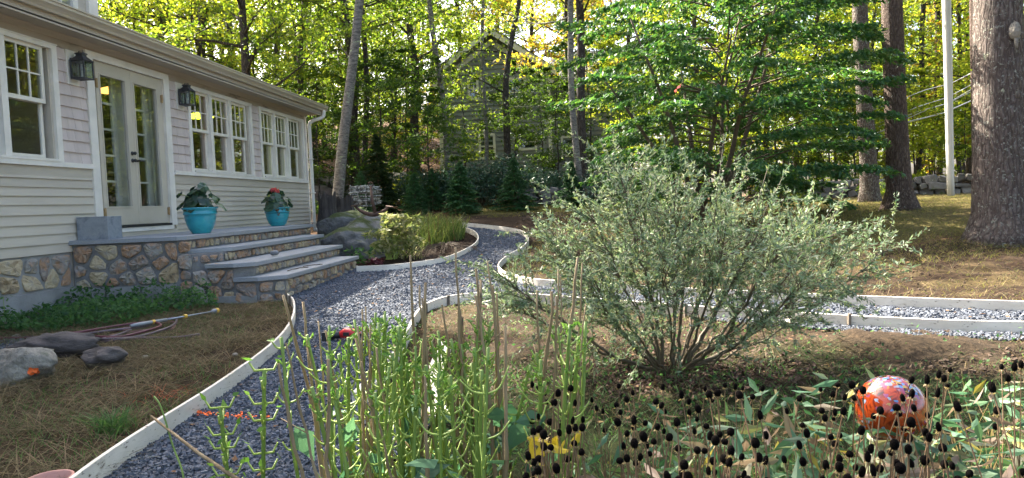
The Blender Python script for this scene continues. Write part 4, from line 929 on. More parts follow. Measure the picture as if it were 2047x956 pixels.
for i, (a, b_, y, w) in enumerate([(325, 318, 29, .52), (408, 391, 27, .30), (425, 412, 28, .24), (470, 462, 33, .34), (505, 494, 36, .22), (598, 607, 26, .26), (560, 555, 38, .24), (540, 538, 44, .24), (650, 640, 40, .26), (578, 570, 50, .3), (450, 446, 42, .3), (355, 360, 44, .4), (280, 276, 38, .34)]):
    trunk_tree(a, 300, b_, y, w, w * .8, ['thick dark trunk rising behind the roof left of the twin trunks', 'left one of the twin grey trunks rising behind the gutter', 'right one of the twin grey trunks rising behind the gutter', 'dark leaning trunk right of the twin trunks behind the roof', 'slender trunk behind the roof, right of the dark leaning one', 'dark slim trunk above the far end of the gutter'][i] if i < 6 else 'thin distant trunk on the hillside behind the roof',
               M['bark'], M['oak'] if i % 3 else M['maple'], h=15, seed=20 + i, z0=5.5, limbs=7, nl=1600, R=2.6, group=None if i < 6 else 'thin trunks on the hillside behind the roof', bend=.1)
for i, (a, y, w) in enumerate([(690, 48, .3), (760, 55, .3), (820, 46, .26), (845, 58, .3), (1530, 34, .14), (1565, 44, .2), (1600, 38, .14), (1640, 47, .24), (1668, 36, .16), (1690, 50, .3), (1770, 48, .28), (1838, 36, .28), (1862, 44, .30), (1876, 40, .34), (1932, 47, .3), (1915, 38, .24), (1925, 58, .36), (1960, 52, .3), (1500, 50, .26), (1450, 46, .24), (1745, 60, .3), (1855, 62, .34)]):
    trunk_tree(a, 360, a - 8 + (i * 37 % 17), y, w, w * .8, 'dark straight trunk standing far back in the woods', M['bark'], M['maple'] if i % 2 else M['oak'], h=14, seed=50 + i, z0=6, limbs=4, nl=700, R=2.4, group='dark trunks far back in the woods', bend=.1, k=8, lsize=.2)

def big_pine(px0, py0, px1, y, w0, w1, label, tm, seed, h=17, root=1.7):
    t = trunk_tree(px0, py0, px1, y, w0, w1, label, tm, M['needle'], h=h, seed=seed, z0=7.5, limbs=9, nl=5200, R=3.4, flare=root, k=40, jag=.03, bend=.015, name='pine_tree', lsize=.2)
    return t
big_pine(1739, 378, 1718, 19.0, .42, .36, 'furrowed dark pine trunk, thinnest and farthest of the three big pines', M['pinebark'], 71, root=1.65)
big_pine(1799, 412, 1783, 14.6, .44, .37, 'reddish brown pine with flared base standing in the lawn', M['pinebark2'], 72, root=2.0)
bp = big_pine(2004, 462, 1994, 10.7, .70, .59, 'huge lichen spotted pine trunk at the right edge of the lawn', M['pinebark3'], 73, root=1.75)
kn = MB(); q = on_y(2029, 62, 10.38)
for a in range(1): kn.lathe([(0, -.13), (.05, -.10), (.075, -.03), (.07, .05), (.04, .11), (0, .13)], q, 10, .1)
kn.tube([q + np.array([0, -.02, -.1]), q + np.array([.005, -.03, -.24])], [.03, .015], 6)
kn.build('branch_stub', M['boulder'], bp, True)
t = trunk_tree(1901, 392, 1892, 22, .19, .24, 'bare silvery pole like dead trunk in front of the stone wall', M['pole'], None, h=9, seed=80, limbs=0, flare=1.05, bend=.004, name='bare_pole'); t['category'] = 'pole'
t = trunk_tree(1951, 366, 1946, 26.6, .23, .26, 'brown utility pole half hidden behind the huge pine trunk', M['pinebark2'], None, h=10, seed=81, limbs=0, flare=1.0, bend=.0, name='utility_pole'); t['category'] = 'utility pole'
wm = pmat('weathered cable', [(.45, .45, .45), (.55, .55, .55)], 3, .4)
for i, (a, b_) in enumerate([((1836, 213), (1954, 163)), ((1838, 222), (1954, 177)), ((1819, 243), (1954, 196)), ((1838, 226), (1954, 172)), ((1850, 180), (1954, 140))]):
    A = on_y(*a, 27.6); B = on_y(*b_, 26.6); Cc = B + (B - A) * 1.6; A2 = A + (A - B) * 1.2; w = MB()
    w.tube([A2, A, (A + B) / 2 - np.array([0, 0, .12]), B, Cc], .014 if i != 2 else .024, 4)
    tag(w.build('utility_wire', wm), ['upper pale wire strung past the bare pole', 'second pale wire from the top past the bare pole', 'thickest, lowest pale wire sagging past the bare pole', 'thin wire in the middle of the bundle', 'topmost thin wire above the bundle'][i] , 'wire', 'utility wires by the road')

# ------------------------------------------------------------------ dogwood
g = np.random.default_rng(5); dx, dy, dz_ = at(1462, 14.4); dog = thing('dogwood_tree', 'wide green dogwood with drooping leaves in level tiers behind the silvery bush', 'tree', (dx, dy, dz_))
T = MB(); stems = []
for i in range(7):
    a = i * .9 + g.uniform(-.2, .2); L = g.uniform(3.6, 5.2); d = np.array([math.cos(a) * .42, math.sin(a) * .42, 1.0]); p = np.array([dx - .5 + .1 * math.cos(a), dy + .1 * math.sin(a), dz_ - .1]); pts = [p]
    for q in range(8): d = d + g.normal(0, .07, 3); pts.append(pts[-1] + unit(d) * L / 8)
    T.tube(pts, np.linspace(.065, .015, 9), 7); stems.append(np.array(pts))
LC = []; LD = []
tiers = [(.75, 2.1), (1.15, 2.5), (1.6, 2.75), (2.05, 2.85), (2.5, 2.85), (2.95, 2.9), (3.4, 2.95), (3.85, 2.8), (4.3, 2.5), (4.8, 2.1), (5.3, 1.5), (5.7, .8)]
for z, R in tiers:
    nb = 11; a0 = g.uniform(0, 6.28)
    for j in range(nb):
        a = a0 + j * 6.283 / nb + g.normal(0, .16); L = R * g.uniform(.72, 1.14); zb = z + g.normal(0, .13)
        c0 = np.array([dx + math.cos(a) * .25 * min(1, z), dy + math.sin(a) * .25 * min(1, z), dz_ + zb - .35]); u = np.array([math.cos(a), math.sin(a), 0]); n_ = 7; pts = []
        sag = g.uniform(.1, .3)
        for q in range(n_): f = q / (n_ - 1); pts.append(c0 + u * L * f + np.array([0, 0, .42 * math.sin(min(f * 2.1, 1.57)) - sag * f * f]) + g.normal(0, .025, 3))
        pts = np.array(pts); T.tube(pts, np.linspace(.02, .004, n_), 4, cap=False)
        w = np.array([-u[1], u[0], 0]); m = int(480 * L / 2.6); f = np.sqrt(g.uniform(.06, 1.06, m)); f = np.clip(f, 0, 1.04)
        k = np.minimum((f * (n_ - 1)).astype(int), n_ - 2); base = pts[k] + (pts[k + 1] - pts[k]) * (f * (n_ - 1) - k)[:, None]
        # lateral twigs: quantised positions so that sprays read
        tw = np.round(f * 9) / 9; lat = g.uniform(-1, 1, m); wd = .42 * (1.15 - f * .6)
        c = base + w * (lat * wd)[:, None] + u * (np.abs(lat) * .12)[:, None] + np.array([0, 0, 1]) * (-.09 * lat ** 2 + g.normal(0, .025, m))[:, None]
        LC.append(c); LD.append(u * .55 + w * (lat * .6)[:, None] + np.array([0, 0, -.85]))
T.build('trunk', M['twig'], dog, True)
LC = np.vstack(LC); LD = np.vstack(LD); fast_quads('crown', leaves(LC, .125, .42, .62, LD, .22, fold=.35, g=g), M['dogwood'], dog)
q = MB(); qc = on_y(1355, 168, 11.9); fl = leaves(qc + g.normal(0, .05, (8, 3)), .09, .5, .5); fast_quads('red_leaves', fl, M['pink'], dog)

# ------------------------------------------------------------------ conifers and shrubs at the back
def hemlock(px, py, ytop, wpx, y, label, seed, grp, mat='hemlock', name='hemlock', col=1.0):
    g = np.random.default_rng(seed); x, yy, zb = at(px, y); top = on_y(px, ytop, y)[2]; H = max(.6, top - zb); R = wpx / 2 / F * y
    t = thing(name, label, 'evergreen', (x, yy, zb), grp); T = MB(); T.tube([(x, yy, zb - .1), (x + .01, yy, zb + H * .5), (x, yy, zb + H * .97)], [.03, .02, .004], 6)
    C = []; D = []; nb = int(64 * col)
    for i in range(nb):
        f = i / nb; a = i * 2.4 + g.normal(0, .3); L = R * (1 - f) ** .8 * g.uniform(.75, 1.2) + .03; zz = zb + .05 + f * H * .95
        u = np.array([math.cos(a), math.sin(a), .1]); e = np.array([x, yy, zz]) + u * L + np.array([0, 0, -.12 * L]); T.tube([(x, yy, zz), e], [.007, .002], 3, cap=False)
        m = int(150 * (L / R + .25)); ff = g.uniform(.15, 1.08, m) ** .7; c = np.array([x, yy, zz]) + u * (L * ff)[:, None] + np.array([0, 0, -1]) * (.16 * L * ff * ff)[:, None]
        w = np.array([-u[1], u[0], 0]); lat = g.normal(0, .24, m); c = c + w * (lat * L * .8)[:, None] + g.normal(0, .012, (m, 3)) - np.array([0, 0, 1]) * (np.abs(lat) * .08)[:, None]; C.append(c); D.append(np.tile(u * .8 + np.array([0, 0, -.25]), (m, 1)) + w * (np.sign(lat) * .5)[:, None])
    T.build('trunk', M['twig'], t); C = np.vstack(C); D = np.vstack(D)
    fast_quads('needles', leaves(C, .085 * max(.8, R / .5), .32, .72, D, .25, g=g, fold=.2), M[mat], t); return t
GH = 'young hemlocks along the back of the yard'
hemlock(829, 414, 345, 62, 20.6, 'smallest young hemlock, at the left end of the row', 201, GH)
hemlock(922, 417, 322, 84, 20.2, 'tall young hemlock in front of the dark rhododendrons', 202, GH)
hemlock(1029, 412, 312, 80, 20.8, 'dense cone shaped hemlock right of the rhododendrons', 203, GH)
hemlock(1143, 402, 322, 62, 21.2, 'young hemlock beside the birch trunk and stone wall', 204, GH)
hemlock(865, 400, 335, 50, 21.8, 'half hidden hemlock between two others of the row', 205, GH)
hemlock(757, 404, 262, 92, 21.6, 'dark arborvitae column behind the anchor', 206, 'dark evergreen columns', 'needle', 'arborvitae', 1.6)
hemlock(699, 392, 215, 56, 23.5, 'tall dark arborvitae behind the leaning birch', 207, 'dark evergreen columns', 'needle', 'arborvitae', 1.6)
hemlock(636, 380, 250, 46, 24, 'dark arborvitae next to the house corner', 208, 'dark evergreen columns', 'needle', 'arborvitae', 1.4)
hemlock(722, 404, 340, 60, 19.8, 'low feathery evergreen at the foot of the arborvitae', 209, 'dark evergreen columns', 'hemlock')
def shrub(px, y, R, H, label, mat, seed, n=2600, ls=.12, ratio=.38, name='shrub', cat='shrub', grp=None, up=.35, lobes=9, stem='twig', ns=9):
    g = np.random.default_rng(seed); x, yy, zb = at(px, y); t = thing(name, label, cat, (x, yy, zb), grp); T = MB(); ce = []
    for i in range(ns):
        a = i * 2.4; e = np.array([x + math.cos(a) * R * .7 * g.uniform(.3, 1), yy + math.sin(a) * R * .7 * g.uniform(.3, 1), zb + H * g.uniform(.5, .9)]); T.tube([(x + .05 * math.cos(a), yy + .05 * math.sin(a), zb - .05), (np.array([x, yy, zb]) + e) / 2 + np.array([0, 0, .05]), e], [.018, .012, .004], 4)
    T.build('stems', M[stem], t)
    for i in range(lobes): a = i * 2.4; rr = R * math.sqrt((i + .5) / lobes) * .8; ce.append((x + math.cos(a) * rr, yy + math.sin(a) * rr, zb + H * g.uniform(.3, .8) * (1 - .4 * rr / R)))
    ce = np.array(ce); k = g.integers(0, len(ce), n); v = unit(g.normal(0, 1, (n, 3))) * g.uniform(.55, 1.05, (n, 1)) * np.array([R * .45, R * .45, H * .32]); c = ce[k] + v; c[:, 2] = np.maximum(c[:, 2], zb + .03)
    fast_quads('foliage', leaves(c, ls, ratio, up, v * 1.5 / R + np.array([0, 0, .1]), .8, g=g, fold=.25), M[mat], t); return t
GR = 'rhododendrons behind the hemlocks'
shrub(820, 22.8, .9, 1.25, 'dark rhododendron at the left end of the hemlock row', 'rhodo', 311, grp=GR, n=2400)
shrub(918, 22.9, 1.0, 1.7, 'dark rhododendron right behind the tallest hemlock', 'rhodo', 312, grp=GR, n=2800)
shrub(1008, 22.9, 1.0, 1.7, 'dark rhododendron behind the dense cone shaped hemlock', 'rhodo', 313, grp=GR, n=2800)
shrub(1130, 23.2, .8, 1.2, 'dark rhododendron behind the hemlock next to the birch', 'rhodo', 314, grp=GR, n=2000)
shrub(872, 22.6, 1.0, 1.45, 'dark rhododendron behind the left hemlocks', 'rhodo', 301, grp=GR)
shrub(962, 22.8, 1.1, 1.65, 'dark glossy rhododendron between two taller hemlocks', 'rhodo', 302, grp=GR, n=3200)
shrub(1085, 22.9, .8, 1.3, 'loose rhododendron in front of the far house right window', 'rhodo', 303, grp=GR, n=1600)
shrub(1215, 21.5, 1.0, 1.2, 'dark shrub at the stone wall under the dogwood left side', 'rhodo', 304, grp=GR, n=1800)
shrub(1270, 19.5, 1.0, 1.0, 'low dark shrub under the dogwood', 'shade', 305, n=1600, ls=.12, ratio=.5)
shrub(698, 18.4, .42, .62, 'pale leafed shrub beside the foot of the birch', 'willow', 306, n=1300, ls=.075)
shrub(650, 20.5, .7, .7, 'small green shrub in shade by the house corner', 'shade', 307, n=900)
shrub(800, 24, .8, 1.0, 'bright yellow green bush under the arborvitae', 'maple', 308, n=900, ls=.13, ratio=.6)
shrub(1560, 24.5, 1.2, 1.1, 'leafy bush in front of the right stone wall', 'oak', 309, n=1600)
shrub(1745, 21.5, .5, .7, 'small pale shrub at the foot of the farthest pine', 'oak', 310, n=500, ls=.09)

# ------------------------------------------------------------------ dry stone walls
def drywall(label, pxs, h, seed, wid=.55, s=.26):
    g = np.random.default_rng(seed); pts = [np.array(at(px, y)) for px, y in pxs]; t = MB(); x0, y0, z0 = pts[0]
    L = [0]; 
    for a, b_ in zip(pts[:-1], pts[1:]): L.append(L[-1] + np.linalg.norm((b_ - a)[:2]))
    nrow = max(2, int(h / (s * .52)))
    for r in range(nrow):
        d = g.uniform(0, .2)
        while d < L[-1]:
            ln = s * g.uniform(.6, 1.8); hh = h / nrow * g.uniform(.6, 1.6)
            c = np.array([np.interp(d + ln / 2, L, [p[k] for p in pts]) for k in (0, 1)]); u = unit(np.array([np.interp(d + ln, L, [p[k] for p in pts]) - np.interp(d, L, [p[k] for p in pts]) for k in (0, 1)]))
            if np.linalg.norm(u) < .5: break
            for side in (-1, 1):
                w_ = wid / 2 * g.uniform(.8, 1.2); cz = float(zt(*c)) + (r + .5) * h / nrow + g.normal(0, .015)
                n_ = np.array([-u[1], u[0]]); cc = c + n_ * side * w_ * .5
                V = np.array([(x, y, z) for z in (-1, 1) for x, y in ((-1, -1), (1, -1), (1, 1), (-1, 1))], float) * g.uniform(.5, 1.1, (8, 3)) * np.array([ln / 2, w_ * .62, hh / 2])
                ti = g.normal(0, .2); V = np.stack([V[:, 0] * math.cos(ti) - V[:, 2] * math.sin(ti), V[:, 1], V[:, 0] * math.sin(ti) + V[:, 2] * math.cos(ti)], 1)
                Wd = np.stack([cc[0] + V[:, 0] * u[0] + V[:, 1] * n_[0], cc[1] + V[:, 0] * u[1] + V[:, 1] * n_[1], cz + V[:, 2]], 1)
                t.add(Wd, [(0, 3, 2, 1), (4, 5, 6, 7), (0, 1, 5, 4), (1, 2, 6, 5), (2, 3, 7, 6), (3, 0, 4, 7)])
            d += ln * .96
    o = t.build('stone_wall', M['drystone']); md = o.modifiers.new('b', 'BEVEL'); md.width = .03; md.segments = 2; tag(o, label, 'stone wall'); return o
drywall('lichened dry stone wall along the back right edge of the lawn', [(1500, 26.5), (1620, 26), (1760, 25), (1960, 24), (2120, 23)], .62, 401, s=.38)
drywall('short dry stone wall between the hemlocks under the far house', [(1030, 22.6), (1120, 22.4), (1230, 21.8), (1330, 22.5)], .50, 402, s=.28)
drywall('dark tumbled stone wall on the slope behind the house corner', [(560, 28), (640, 27), (700, 26.5)], .9, 403, s=.45)

# ------------------------------------------------------------------ the neighbour's house
FY = 33.0
fh = thing('neighbour_house', 'grey green gabled house with cream trim seen through the trees', 'house', (0, FY, float(zt(0, FY))))
def fp(px, py): q = on_y(px, py, FY); return q[0], q[2]
xl, zl = fp(874, 150); xr, _ = fp(1098, 150); xm, zp = fp(980, 66); _, zg = fp(1000, 372); xw, _ = fp(1262, 150); _, zw = fp(1200, 152)
b = MB(); b.add([(x, y, z) for y in (FY, FY + 8) for x, z in ((xl, zg), (xr, zg), (xr, zl), (xm, zp), (xl, zl))], [(0, 1, 2, 3, 4)[::1], (9, 8, 7, 6, 5), (0, 5, 6, 1), (1, 6, 7, 2), (4, 9, 5, 0)])
b.box(xr, xw, FY + 1.2, FY + 7, zg - .8, zw)
nr = 34; hgt = (zp - zg) / nr
for i in range(nr):
    z = zg + i * hgt; a, c_ = xl, xr
    if z > zl: k = (z + hgt - zl) / (zp - zl); a = xl + (xm - xl) * k; c_ = xr + (xm - xr) * k
    if c_ - a < .1: continue
    b.add([(a, FY, z), (a, FY - .055, z), (a, FY - .004, z + hgt), (c_, FY, z), (c_, FY - .055, z), (c_, FY - .004, z + hgt)], [(0, 3, 4, 1), (1, 4, 5, 2), (0, 1, 2), (3, 5, 4)])
    if z < zw - hgt: b.add([(xr, FY + 1.2, z), (xr, FY + 1.145, z), (xr, FY + 1.196, z + hgt), (xw, FY + 1.2, z), (xw, FY + 1.145, z), (xw, FY + 1.196, z + hgt)], [(0, 3, 4, 1), (1, 4, 5, 2), (0, 1, 2), (3, 5, 4)])
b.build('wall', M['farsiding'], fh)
def rake(mb, A, B, y0, y1, w_):
    A = np.array([A[0], 0, A[1]]); B = np.array([B[0], 0, B[1]]); mb.obox(((A[0] + B[0]) / 2, (y0 + y1) / 2, (A[2] + B[2]) / 2), np.linalg.norm(B - A), y1 - y0, w_, B - A, (0, 1, 0))
rb = MB(); ov = .45
sl = (zp - zl) / (xm - xl); L0 = (xl - ov, zl - ov * sl); R0 = (xr + ov, zl - ov * sl)
rake(rb, L0, (xm, zp), FY - .5, FY - .44, .26); rake(rb, (xm, zp), R0, FY - .5, FY - .44, .26)
rake(rb, (L0[0] + .25, L0[1] - .28 + .25 * sl * .2), (xm, zp - .42), FY - .06, FY - .035, .22); rake(rb, (xm, zp - .42), (R0[0] - .25, R0[1] - .28), FY - .06, FY - .035, .22)
rb.build('rake_boards', M['fartrim'], fh)
ro = MB(); up_ = np.array
for A, B in ((L0, (xm, zp)), ((xm, zp), R0)):
    ro.add([(A[0], FY - .52, A[1] + .14), (B[0], FY - .52, B[1] + .14), (B[0], FY + 8.3, B[1] + .14), (A[0], FY + 8.3, A[1] + .14), (A[0], FY - .52, A[1] + .20), (B[0], FY - .52, B[1] + .20), (B[0], FY + 8.3, B[1] + .20), (A[0], FY + 8.3, A[1] + .20)], [(0, 3, 2, 1), (4, 5, 6, 7), (0, 1, 5, 4), (1, 2, 6, 5), (2, 3, 7, 6), (3, 0, 4, 7)])
ro.add([(xr, FY + .7, zw - .1), (xw + .4, FY + .7, zw - .1), (xw + .4, FY + 4.1, zw + 1.9), (xr, FY + 4.1, zw + 1.9), (xr, FY + .7, zw), (xw + .4, FY + .7, zw), (xw + .4, FY + 4.1, zw + 2), (xr, FY + 4.1, zw + 2)], [(0, 3, 2, 1), (4, 5, 6, 7), (0, 1, 5, 4), (1, 2, 6, 5), (2, 3, 7, 6), (3, 0, 4, 7)])
ro.build('roof', M['roof'], fh)
cb_ = MB(); cb_.box(xl - .02, xl + .14, FY - .05, FY + .02, zg, zl); cb_.build('corner_board', M['fartrim'], fh); cb_ = MB(); cb_.box(xr - .14, xr + .02, FY - .05, FY + .02, zg, zl); cb_.build('corner_board', M['fartrim'], fh)
for (a, b_, c, d_) in ((934, 156, 958, 200), (1014, 156, 1054, 214), (956, 268, 992, 318), (1036, 268, 1074, 300), (1120, 268, 1150, 310)):
    x0, z1 = fp(a, b_); x1, z0 = fp(c, d_); yy = FY if a < 1100 else FY + 1.2; f = MB(); tw = .11
    f.box(x0, x0 + tw, yy - .07, yy - .01, z0, z1); f.box(x1 - tw, x1, yy - .07, yy - .01, z0, z1); f.box(x0 + tw, x1 - tw, yy - .07, yy - .01, z1 - tw, z1); f.box(x0 + tw, x1 - tw, yy - .08, yy - .01, z0, z0 + tw); f.box(x0 + tw, x1 - tw, yy - .055, yy - .01, (z0 + z1) / 2 - .03, (z0 + z1) / 2 + .03)
    wo_ = f.build('window', M['fartrim'], fh); MB().box(x0 + tw, x1 - tw, yy - .05, yy - .04, z0 + tw, z1 - tw).build('pane', M['glass'], wo_); MB().box(x0 + tw, x1 - tw, yy - .036, yy - .032, z0 + tw, z1 - tw).build('dark_backing', M['dark'], wo_)  # dark sheet behind the pane in place of a dark room

# boulder at the foot of the hillside
def rockmesh(name, c, R, seed, mat, parent=None, sub=4, amp=.22, flat=None, freq=1.0):
    bm = bmesh.new(); bmesh.ops.create_icosphere(bm, subdivisions=sub, radius=1); g = np.random.default_rng(seed)
    pl_ = [(unit(g.normal(0, 1, 3)), g.uniform(.62, .95)) for _ in range(14)]
    for v in bm.verts:
        p = np.array(v.co)
        for n_, d_ in pl_:
            k = p @ n_ - d_
            if k > 0: p = p - n_ * k * .85
        q = p * 2.2 * freq + seed
        s_ = 1 + amp * (float(vnoise(q[0] + q[2], q[1], 1, seed % 9)) - .5) + amp * .45 * (float(vnoise(q[0] * 2.7, q[1] * 2.7 + q[2] * 2.9, 1, 3)) - .5) + amp * .2 * (float(vnoise(q[0] * 7, q[1] * 7 + q[2] * 8, 1, 4)) - .5)
        v.co = Vector([c[i] + p[i] * R[i] * s_ for i in range(3)])
    me = bpy.data.meshes.new(name); bm.to_mesh(me); bm.free()
    for p in me.polygons: p.use_smooth = True
    if parent is not None: me.transform(Matrix.Translation(-Vector(parent_origin(parent))))
    me.materials.append(mat); o = bpy.data.objects.new(name, me); COL.objects.link(o); 
    if parent is not None: o.parent = parent
    return o
q = at(815, 27); tag(rockmesh('boulder', (q[0], q[1], q[2] + .35), (1.0, .9, .62), 501, M['boulder']), 'large rounded boulder at the foot of the hillside behind the hemlocks', 'boulder')
q = at(640, 24); tag(rockmesh('boulder', (q[0], q[1], q[2] + .3), (.9, .7, .6), 502, M['darkrock']), 'dark rock in shade next to the house corner', 'boulder')
#@@PART3
# ------------------------------------------------------------------ mossy ledge, stumps, anchor
lq = at(735, 14.3)
tag(rockmesh('rock_ledge', (-4.42, 14.1, -1.08), (1.28, 2.2, .98), 511, M['rock'], sub=5, amp=.22, freq=1.2), 'broad grey rock ledge with moss on top, sloping down beside the house corner', 'rock ledge')
tag(rockmesh('rock', (-4.95, 15.4, -.60), (.7, .8, .55), 512, M['rock'], sub=4, amp=.3), 'mossy hump of rock at the back of the ledge below the stumps', 'rock')
tag(rockmesh('rock', (-5.0, 12.6, -1.0), (.5, .55, .28), 513, M['rock'], sub=4), 'low mossy rock beside the top step', 'rock')
def stump(px, py, y, w, h, label, seed):
    q = on_y(px, py, y); g = np.random.default_rng(seed); k = 22; a = np.linspace(0, 6.283, k, endpoint=False); V = []
    rr = 1 + .16 * g.normal(0, 1, k); tops = h * (1 + .12 * g.normal(0, 1, k))
    for f in (0, .15, .5, .9, 1): r_ = w / 2 * (1.35 - .35 * min(1, f * 3)) * rr; V.append(np.stack([q[0] + np.cos(a) * r_, q[1] + np.sin(a) * r_, q[2] - .15 + tops * f + .15 * f], 1))
    V.append(np.stack([q[0] + np.cos(a) * w * .3, q[1] + np.sin(a) * w * .3, q[2] + tops * .75], 1)); V.append(np.array([[q[0], q[1], q[2] + h * .6]]))
    f = [(i * k + j, i * k + (j + 1) % k, (i + 1) * k + (j + 1) % k, (i + 1) * k + j) for i in range(5) for j in range(k)] + [(5 * k + j, 5 * k + (j + 1) % k, 6 * k) for j in range(k)]
    return tag(MB().add(np.vstack(V), f).build('tree_stump', M['stump']), label, 'stump')
stump(655, 432, 15.6, .36, .48, 'dark rotten tree stump at the foot of the leaning birch', 1)
stump(690, 420, 16.3, .42, .30, 'lower broken stump just right of the taller dark stump', 2)
anc = on_y(748, 424, 13.4); an = thing('anchor', 'rusty ship anchor standing on the ledge behind the peony', 'anchor', anc)
a0 = anc; A_ = MB(); A_.tube([on_y(741, 372, 13.5), on_y(744, 400, 13.4), on_y(750, 426, 13.4)], [.022, .03, .036], 8); A_.build('shank', M['rust'], an, True)
B_ = MB(); arc = catmull([on_y(709, 412, 13.5), on_y(720, 421, 13.45), on_y(736, 428, 13.4), on_y(750, 429, 13.4), on_y(764, 424, 13.4), on_y(777, 414, 13.45)], 3); n_ = len(arc)
B_.tube(arc, [.02 + .022 * math.sin(math.pi * i / (n_ - 1)) for i in range(n_)], 8); B_.build('arms', M['rust'], an, True)
for px, py, s_ in ((709, 411, -1), (778, 413, 1)):
    q = on_y(px, py, 13.47); c = MB(); c.obox(q + np.array([s_ * .0, 0, .0]), .14, .10, .018, (1, 0, -.15 * s_), (0, 1, .1)); c.build('fluke', M['rust'], an)
R_ = MB(); q = on_y(741, 369, 13.5); R_.tube([q + np.array([math.cos(t) * .045, 0, math.sin(t) * .045]) for t in np.linspace(0, 6.283, 14)], .009, 5, cap=False); R_.build('ring', M['rust'], an, True)
tw = on_y(731, 405, 17.5); tb = MB(); g = np.random.default_rng(9)
for i in range(9):
    for (dx0, dy0, dx1, dy1) in ((-.3, -.3, .3, -.3), (.3, -.3, .3, .3), (-.3, .3, .3, .3), (-.3, -.3, -.3, .3)):
        e = g.normal(0, .02, 3); tb.tube([tw + np.array([dx0, dy0, i * .055 - .05]) + e, tw + np.array([dx1, dy1, i * .055 - .05]) + e + g.normal(0, .015, 3)], .021, 5, jag=.2)
for sx in (-.28, -.1, .1, .28): tb.tube([tw + np.array([sx, -.31, -.1]), tw + np.array([sx, -.31, .44])], .016, 5)
tag(tb.build('twig_crate', pmat('frosty lichened twigs', [(.09, .085, .07), (.42, .42, .38)], 14, .9, pos=[.35, .7])), 'square stack of pale lichened branches behind the anchor', 'twig crate')

# ------------------------------------------------------------------ island bed plants
def blades(P, h, w, g, lean=.35, droop=.35, seg=3):
    """grass like blades: seg quads each, one island per blade"""
    n = len(P); h = np.asarray(h) * np.ones(n) * g.uniform(.6, 1.2, n); a = g.uniform(0, 6.28, n); u = np.stack([np.cos(a), np.sin(a), 0 * a], 1); s = np.stack([-np.sin(a), np.cos(a), 0 * a], 1)
    b2 = g.uniform(0, 6.28, n); s = np.stack([np.cos(b2), np.sin(b2), 0 * a], 1)
    ln = g.uniform(.1, 1, n) * lean; Q = []
    pts = []
    for i in range(seg + 1):
        f = i / seg; pts.append(P + u * (h * (ln * f + droop * f * f * g.uniform(.2, 1, n)))[:, None] + np.array([0, 0, 1]) * (h * f * (1 - .35 * droop * f))[:, None])
    V = []
    for i in range(seg + 1):
        ww = (w * (1 - (i / seg) ** 1.6) + .0004) / 2; V += [pts[i] - s * ww, pts[i] + s * ww]
    return np.stack(V, 1)       # n, 2(seg+1), 3
def blade_obj(name, V, mat, parent=None):
    n, k, _ = V.shape; W_ = V.reshape(-1, 3)
    if parent is not None: W_ = W_ - np.array(parent_origin(parent))
    s = k // 2 - 1; base = np.arange(n)[:, None, None] * k; q = np.array([[2 * i, 2 * i + 1, 2 * i + 3, 2 * i + 2] for i in range(s)])[None] + base; q = q.reshape(-1, 4)
    me = bpy.data.meshes.new(name); me.vertices.add(len(W_)); me.vertices.foreach_set('co', W_.astype(np.float32).ravel()); me.loops.add(q.size); me.loops.foreach_set('vertex_index', q.astype(np.int32).ravel())
    me.polygons.add(len(q)); me.polygons.foreach_set('loop_start', (np.arange(len(q)) * 4).astype(np.int32)); me.polygons.foreach_set('loop_total', np.full(len(q), 4, np.int32)); me.update(calc_edges=True); me.materials.append(mat)
    o = bpy.data.objects.new(name, me); COL.objects.link(o)
    if parent is not None: o.parent = parent
    return o
def onground(xy, dz=0): xy = np.asarray(xy); return np.column_stack([xy, zt(xy[:, 0], xy[:, 1]) + dz])
g = np.random.default_rng(77)
q = gxy(862, 505); iris = thing('iris_clump', 'clump of upright yellow green iris blades inside the curved island bed', 'plant', (q[0], q[1], float(zt(*q))))
poly = [gxy(*p) for p in ((795, 488), (850, 500), (930, 478), (928, 466), (850, 459), (800, 459))]
xy = sample_poly(poly, 1500); blade_obj('blades', blades(onground(xy), .52, .022, g, .3, .5, 4), M['iris'], iris)
xy = sample_poly(poly, 130); blade_obj('faded_blades', blades(onground(xy), .62, .012, g, .08, .05, 2), M['litter'], iris)
pe = at(775, 12.4); pty = thing('peony_plant', 'sprawling peony with fading yellow green leaves below the anchor', 'plant', (pe[0], pe[1], pe[2]))
T = MB(); C = []; D = []
for i in range(34):
    tx, tz = g.uniform(732, 845), 0; ty = g.uniform(428, 518); e = on_y(tx, ty, 12.4 + g.uniform(-.35, .35)); b0 = np.array([pe[0] + g.uniform(-.1, .1), pe[1] + g.uniform(-.1, .1), pe[2]]); m = (b0 + e) / 2 + np.array([0, 0, .2])
    pts = catmull([b0, m, e], 4); T.tube(pts, .006, 4, cap=False)
    for k in range(5):
        c = pts[-1 - k]; 
        for j in range(6): a = j * 1.05 + g.uniform(0, .5); d = np.array([math.cos(a), -.3, math.sin(a) * .7 - .25]); C.append(c + d * .06); D.append(d)
T.build('stems', M['petiole'], pty); fast_quads('foliage', leaves(np.array(C), .15, .36, .3, np.array(D) * 2.5, .5, g=g, fold=.2), M['peony'], pty)
poly = [gxy(*p) for p in ((790, 525), (850, 520), (850, 500), (800, 505))]; blade_obj('dry_stems', blades(onground(sample_poly(poly, 60)), .3, .01, g, .5, .8, 4), M['peony'], pty)
sd = at(712, 11.9); sdm = thing('sedum_plant', 'low pale green leafy plant between the bottom step and the island bed', 'plant', sd)
C = np.array([(sd[0] + g.uniform(-.25, .25), sd[1] + g.uniform(-.2, .2), sd[2] + g.uniform(.05, .3)) for _ in range(90)]); fast_quads('foliage', leaves(C, .1, .6, .6, g=g), M['weed'], sdm)
